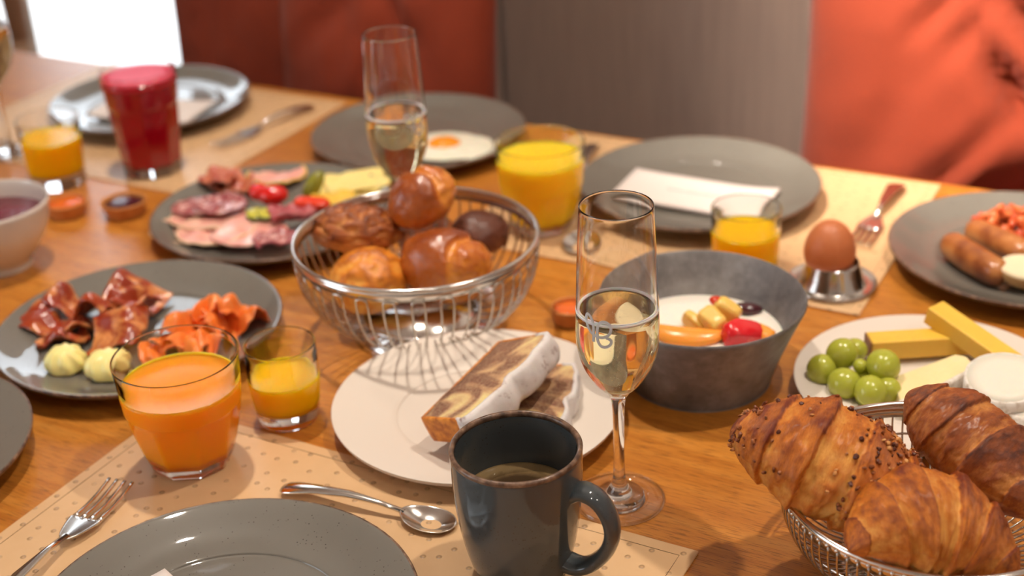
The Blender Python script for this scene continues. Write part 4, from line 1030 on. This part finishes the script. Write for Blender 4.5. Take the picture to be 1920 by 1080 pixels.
for k, (px, py) in enumerate([(480, 402), (500, 402)]):
    p = at(px, py, .028); t = thing('cucumber_slice', (p.x, p.y, TZ + .0265), ['cucumber slice under the tomato, nearer the salami', 'cucumber slice under the tomato, nearer the smoked beef'][k], 'cucumber', 'cucumber slices', (.2, 0, .4 * k))
    obj('flesh', mesh('fl', *lathe([(0, .0042), (.0095, .0042), (.0098, .004), (.0098, 0), (0, 0)], 32), True, True), M_cuc, t)
    obj('skin', mesh('sk', *lathe([(.0098, .0042), (.0108, .004), (.0108, 0), (.0098, -.0001)], 32, closed=True), True, True), M_cucs, t)

# ------------------------------------------------------------------ fried egg
p = at(838, 278, .012)
t = thing('fried_egg', (p.x, p.y, TZ + .0095), 'fried egg with orange yolk and herbs on the back grey plate', 'egg')
f = lambda rho, a: Vector((.062 * rho * (1 + .10 * nz(cos(a) * 1.5, sin(a) * 1.5)) * cos(a), .046 * rho * (1 + .14 * nz(cos(a) * 1.3 + 4, sin(a) * 1.3)) * sin(a), .0052 * (1 - rho ** 3) + .0015 * nz(rho * 4 * cos(a), rho * 4 * sin(a)) + .0012 + .004 * max(0, rho - .8) * 3))
solid(obj('egg_white', disc_sheet(f, 14, 64), M_albumen, t, None, (0, 0, -.25)), .0022, 1)
yk = at(833, 268, .018) - Vector((p.x, p.y, TZ + .0095))
V, Fc, _ = sphere(lambda d: (Vector((d.x * .021, d.y * .018, max(-.002, d.z * .0095))) * (1 + .05 * nz(d.x * 2, d.y * 2)), 0), 32, 20)
obj('yolk', mesh('yolk', V, Fc), M_yolk, t, Vector((yk.x, yk.y, .006)))
rnd = random.Random(9); parts = []
for k in range(26):
    a, r = rnd.uniform(0, 6.28), rnd.uniform(0, .03); s_ = rnd.uniform(.0008, .0022)
    v, f_, _ = sphere(lambda d: (Vector((yk.x + r * cos(a) + d.x * s_ * 1.6, yk.y + r * sin(a) * .7 + d.y * s_, .0155 - r * .28 + d.z * .0006)), 0), 6, 4); parts.append((v, f_))
stuff(obj('chopped_herbs', joinm(*parts), M_herb, t))

# ------------------------------------------------------------------ sausages, beans, bread on the right plate
def capsule(name, p0, p1, r, bend, mat, label, cat, group, seed):
    c = (p0 + p1) / 2; d = p1 - p0; L = d.length; s = d.normalized().cross(Vector((0, 0, 1))).normalized()
    path = []; n = 22
    for i in range(n + 1): f = i / n; path.append(p0 + d * (.5 - .5 * cos(pi * f)) + s * bend * sin(pi * f) - c)
    rad = lambda f: r * max(.03, (1 - (2 * (.5 - .5 * cos(pi * f)) - 1) ** 8) ** .5) * (1 + .05 * nz(f * 5 + seed))
    o = obj(name, mesh(name, *tube(path, rad, 24), True, True), mat, None, c); tag(o, label, cat, group)
capsule('sausage', at(1778, 452, .023), at(1886, 518, .023), .0148, .004, M_saus, 'browned sausage nearest the photographer on the right plate', 'sausage', 'grilled sausages', 1)
capsule('sausage', at(1812, 428, .023), at(1930, 482, .023), .0135, -.003, M_saus, 'browned sausage lying behind the front one', 'sausage', 'grilled sausages', 3)
rnd = random.Random(2); parts = []
bc = at(1902, 424, .02)
for k in range(100):
    a = rnd.uniform(0, 6.28); r = .040 * sqrt(rnd.random()); hh = (1 - r / .042) * .036 * rnd.random()
    s_ = rnd.uniform(.004, .006); ro = E3(rnd.uniform(0, 3), rnd.uniform(0, 3), rnd.uniform(0, 3)); o_ = Vector((r * cos(a), r * sin(a), hh + .003))
    v, f_, _ = sphere(lambda d: (o_ + ro @ Vector((d.x * s_ * 1.45, d.y * s_, d.z * s_ * .9)), 0), 12, 8); parts.append((v, f_))
o = stuff(obj('baked_beans', joinm(*parts), M_bean, None, Vector((bc.x, bc.y, TZ + .012)))); tag(o, 'heap of orange-red beans in tomato sauce at the right edge', 'beans')
V, Fc, tone = sphere(lambda d: (Vector((d.x * .030, d.y * .024, (d.z if d.z < 0.15 else .15 + (d.z - .15) * .25) * .018)), .3 if d.z > .05 else .7), 40, 24)
p = at(1928, 512, .022); o = obj('bread_piece', toned('bp', V, Fc, [-.6 if q < .5 else q for q in tone]), M_cutb, None, Vector((p.x, p.y, TZ + .026)), (.1, .1, .2)); tag(o, 'cut bread roll half at the right edge beside the sausages', 'bread')

# ------------------------------------------------------------------ cheese plate food
GP = 'green grapes on the cheese plate'
gr = [(1541, 694, 26, .0165, 'green grape at the far left of the bunch'), (1579, 664, 27, .034, 'green grape at the top left of the bunch'), (1602, 657, 21, .022, 'green grape behind the top one, touching the cheese stick'),
      (1583, 719, 27, .020, 'green grape at the lower left front of the bunch'), (1613, 686, 12, .032, 'tiny green grape in the middle of the bunch'), (1656, 686, 29, .034, 'large green grape at the right of the bunch, touching the brie'),
      (1632, 734, 28, .023, 'green grape at the front, just above the nutty croissant'), (1664, 731, 23, .018, 'green grape at the front right beside the brie'), (1620, 704, 9, .022, 'smallest green grape, sunk in the centre of the bunch'), (1617, 712, 18, .014, 'green grape lying underneath the others')]
for k, (px, py, rp, z, lb) in enumerate(gr):
    c = at(px, py, z); d = c - Vector((0, 0, TZ + H)); dep = d.dot(Fv); r = rp * 1.1 * dep / FPX
    c = at(px, py, max(z, r + .0095))
    o = blob('grape', c, (r, r, r * 1.08), E3(.3 * k, .5 * k, 0), M_grape, lb, 'grape', GP, k, .012, res=(28, 20))
    if k == 4: mid_grape = o
path = [at(1590, 700, .02), at(1612, 700, .022), at(1625, 690, .024), at(1640, 696, .024)]
gc = mid_grape.location.copy(); obj('grape_stem', tube([q - gc for q in path], .0013, 8), M_stem, mid_grape)
def bar(name, c, L, w, h_, yaw, tilt, mat, label, cat, group=None, roll_=0):
    b = box(-L / 2, L / 2, -w / 2, w / 2, 0, h_); o = obj(name, (b[0], b[1], False), mat, None, c, (roll_, tilt, yaw)); bevel(o, .0012, 2); tag(o, label, cat, group); return o
a, b_ = at(1622, 668, .012), at(1800, 655, .012); c = (a + b_) / 2
o = bar('cheese_stick', Vector((c.x + .004, c.y, TZ + .0125)), .088, .021, .018, atan2((b_ - a).y, (b_ - a).x) - .02, 0, M_cheese_y, 'yellow hard cheese stick lying flat behind the grapes', 'cheese', 'hard cheese sticks')
rb = box(-.0452, -.0441, -.0102, .0102, .0006, .0175); obj('rind', (rb[0], rb[1], False), M_rind, o)
a, b_ = at(1756, 590, .040), at(1900, 690, .022); c = (a + b_) / 2
L = (b_ - a).length
bar('cheese_stick', c - Vector((0, 0, .008)), L + .012, .021, .017, atan2((b_ - a).y, (b_ - a).x), math.asin(.018 / L) , M_cheese_y, 'yellow hard cheese stick propped diagonally on the other one', 'cheese', 'hard cheese sticks')
# brie wedge
def brie():
    A, B_, D, Cc = at(1684, 735, .024), at(1672, 708, .024), at(1800, 665, .030), at(1832, 690, .026)
    g_ = at(1735, 770, .024)
    poly = [B_, at(1690, 755, .024), at(1742, 738, .026), Cc, at(1812, 668, .03), at(1792, 664, .03)]
    org = sum(poly, Vector()) / len(poly); base = TZ + .0105
    t = thing('brie_wedge', Vector((org.x, org.y, base)), 'soft brie wedge with white rind between grapes and goat cheese', 'cheese')
    V = []; N = len(poly)
    for p_ in poly: V.append(Vector((p_.x - org.x, p_.y - org.y, p_.z - base)))
    for p_ in poly: V.append(Vector((p_.x - org.x, p_.y - org.y, 0)))
    V.append(sum(V[:N], Vector()) / N + Vector((0, 0, .0015)))
    Fc = [(i, (i + 1) % N, 2 * N) for i in range(N)] + [(i, N + i, N + (i + 1) % N, (i + 1) % N) for i in range(N)] + [tuple(range(N, 2 * N))]
    bevel(obj('paste', mesh('paste', V, Fc, False, True), M_brie, t), .001)
    # rind on the front right side (edge 1-2-3)
    V = []; Fc = []
    e = [Vector(v) for v in (V0 for V0 in [Vector((q.x - org.x, q.y - org.y, q.z - base)) for q in (poly[1], poly[2], poly[3])])]
    n = 14; m = 6; pts = [e[0].lerp(e[1], k / 7) for k in range(7)] + [e[1].lerp(e[2], k / 8) for k in range(9)]
    for k, q in enumerate(pts):
        nx = Vector((.55, -.83, 0))
        for j in range(m + 1):
            f = j / m; V.append(Vector((q.x, q.y, .0005 + (q.z + .0008) * f)) + nx * (.0016 * sin(pi * f) + .0008 + .0006 * nz(k, j)))
        V.append(Vector((q.x, q.y, q.z + .0008)) - nx * .003); V.append(Vector((q.x, q.y, .0005)) - nx * .003)
    mm = m + 3
    for i in range(len(pts) - 1):
        for j in range(mm): Fc.append((i * mm + j, i * mm + (j + 1) % mm, (i + 1) * mm + (j + 1) % mm, (i + 1) * mm + j))
    Fc.append(tuple(range(mm))); Fc.append(tuple((len(pts) - 1) * mm + j for j in range(mm)))
    obj('rind', mesh('rind', V, Fc, True, True), M_bloom, t)
brie()
def goat(px, py, z, R, h_, rot, label):
    c = at(px, py, z); t = thing('goat_cheese_slice', c, label, 'cheese', 'goat cheese slices', rot)
    obj('paste', mesh('gp', *lathe([(0, h_ / 2 + .0004), (R * .6, h_ / 2 + .0004), (R - .0022, h_ / 2), (R - .0022, -h_ / 2), (0, -h_ / 2)], 56, lambda a, r, zz: r * (1 + .012 * sin(a * 3 + 1))), True, True), M_goat, t)
    obj('rind', mesh('gr', *lathe([(R - .0025, h_ / 2 + .0003), (R - .0005, h_ / 2 - .0003), (R + .0002, 0), (R - .0005, -h_ / 2 + .0003), (R - .0025, -h_ / 2)], 56, lambda a, r, zz: r * (1 + .012 * sin(a * 3 + 1) + .006 * sin(a * 11)), True), True, True), M_bloom, t)
goat(1884, 722, .034, .0325, .017, (.16, -.12, 0), 'round white goat cheese slice leaning at the right of the cheese plate')
goat(1932, 772, .020, .026, .014, (0, 0, 0), 'goat cheese slice at the right edge, low beneath the leaning one')
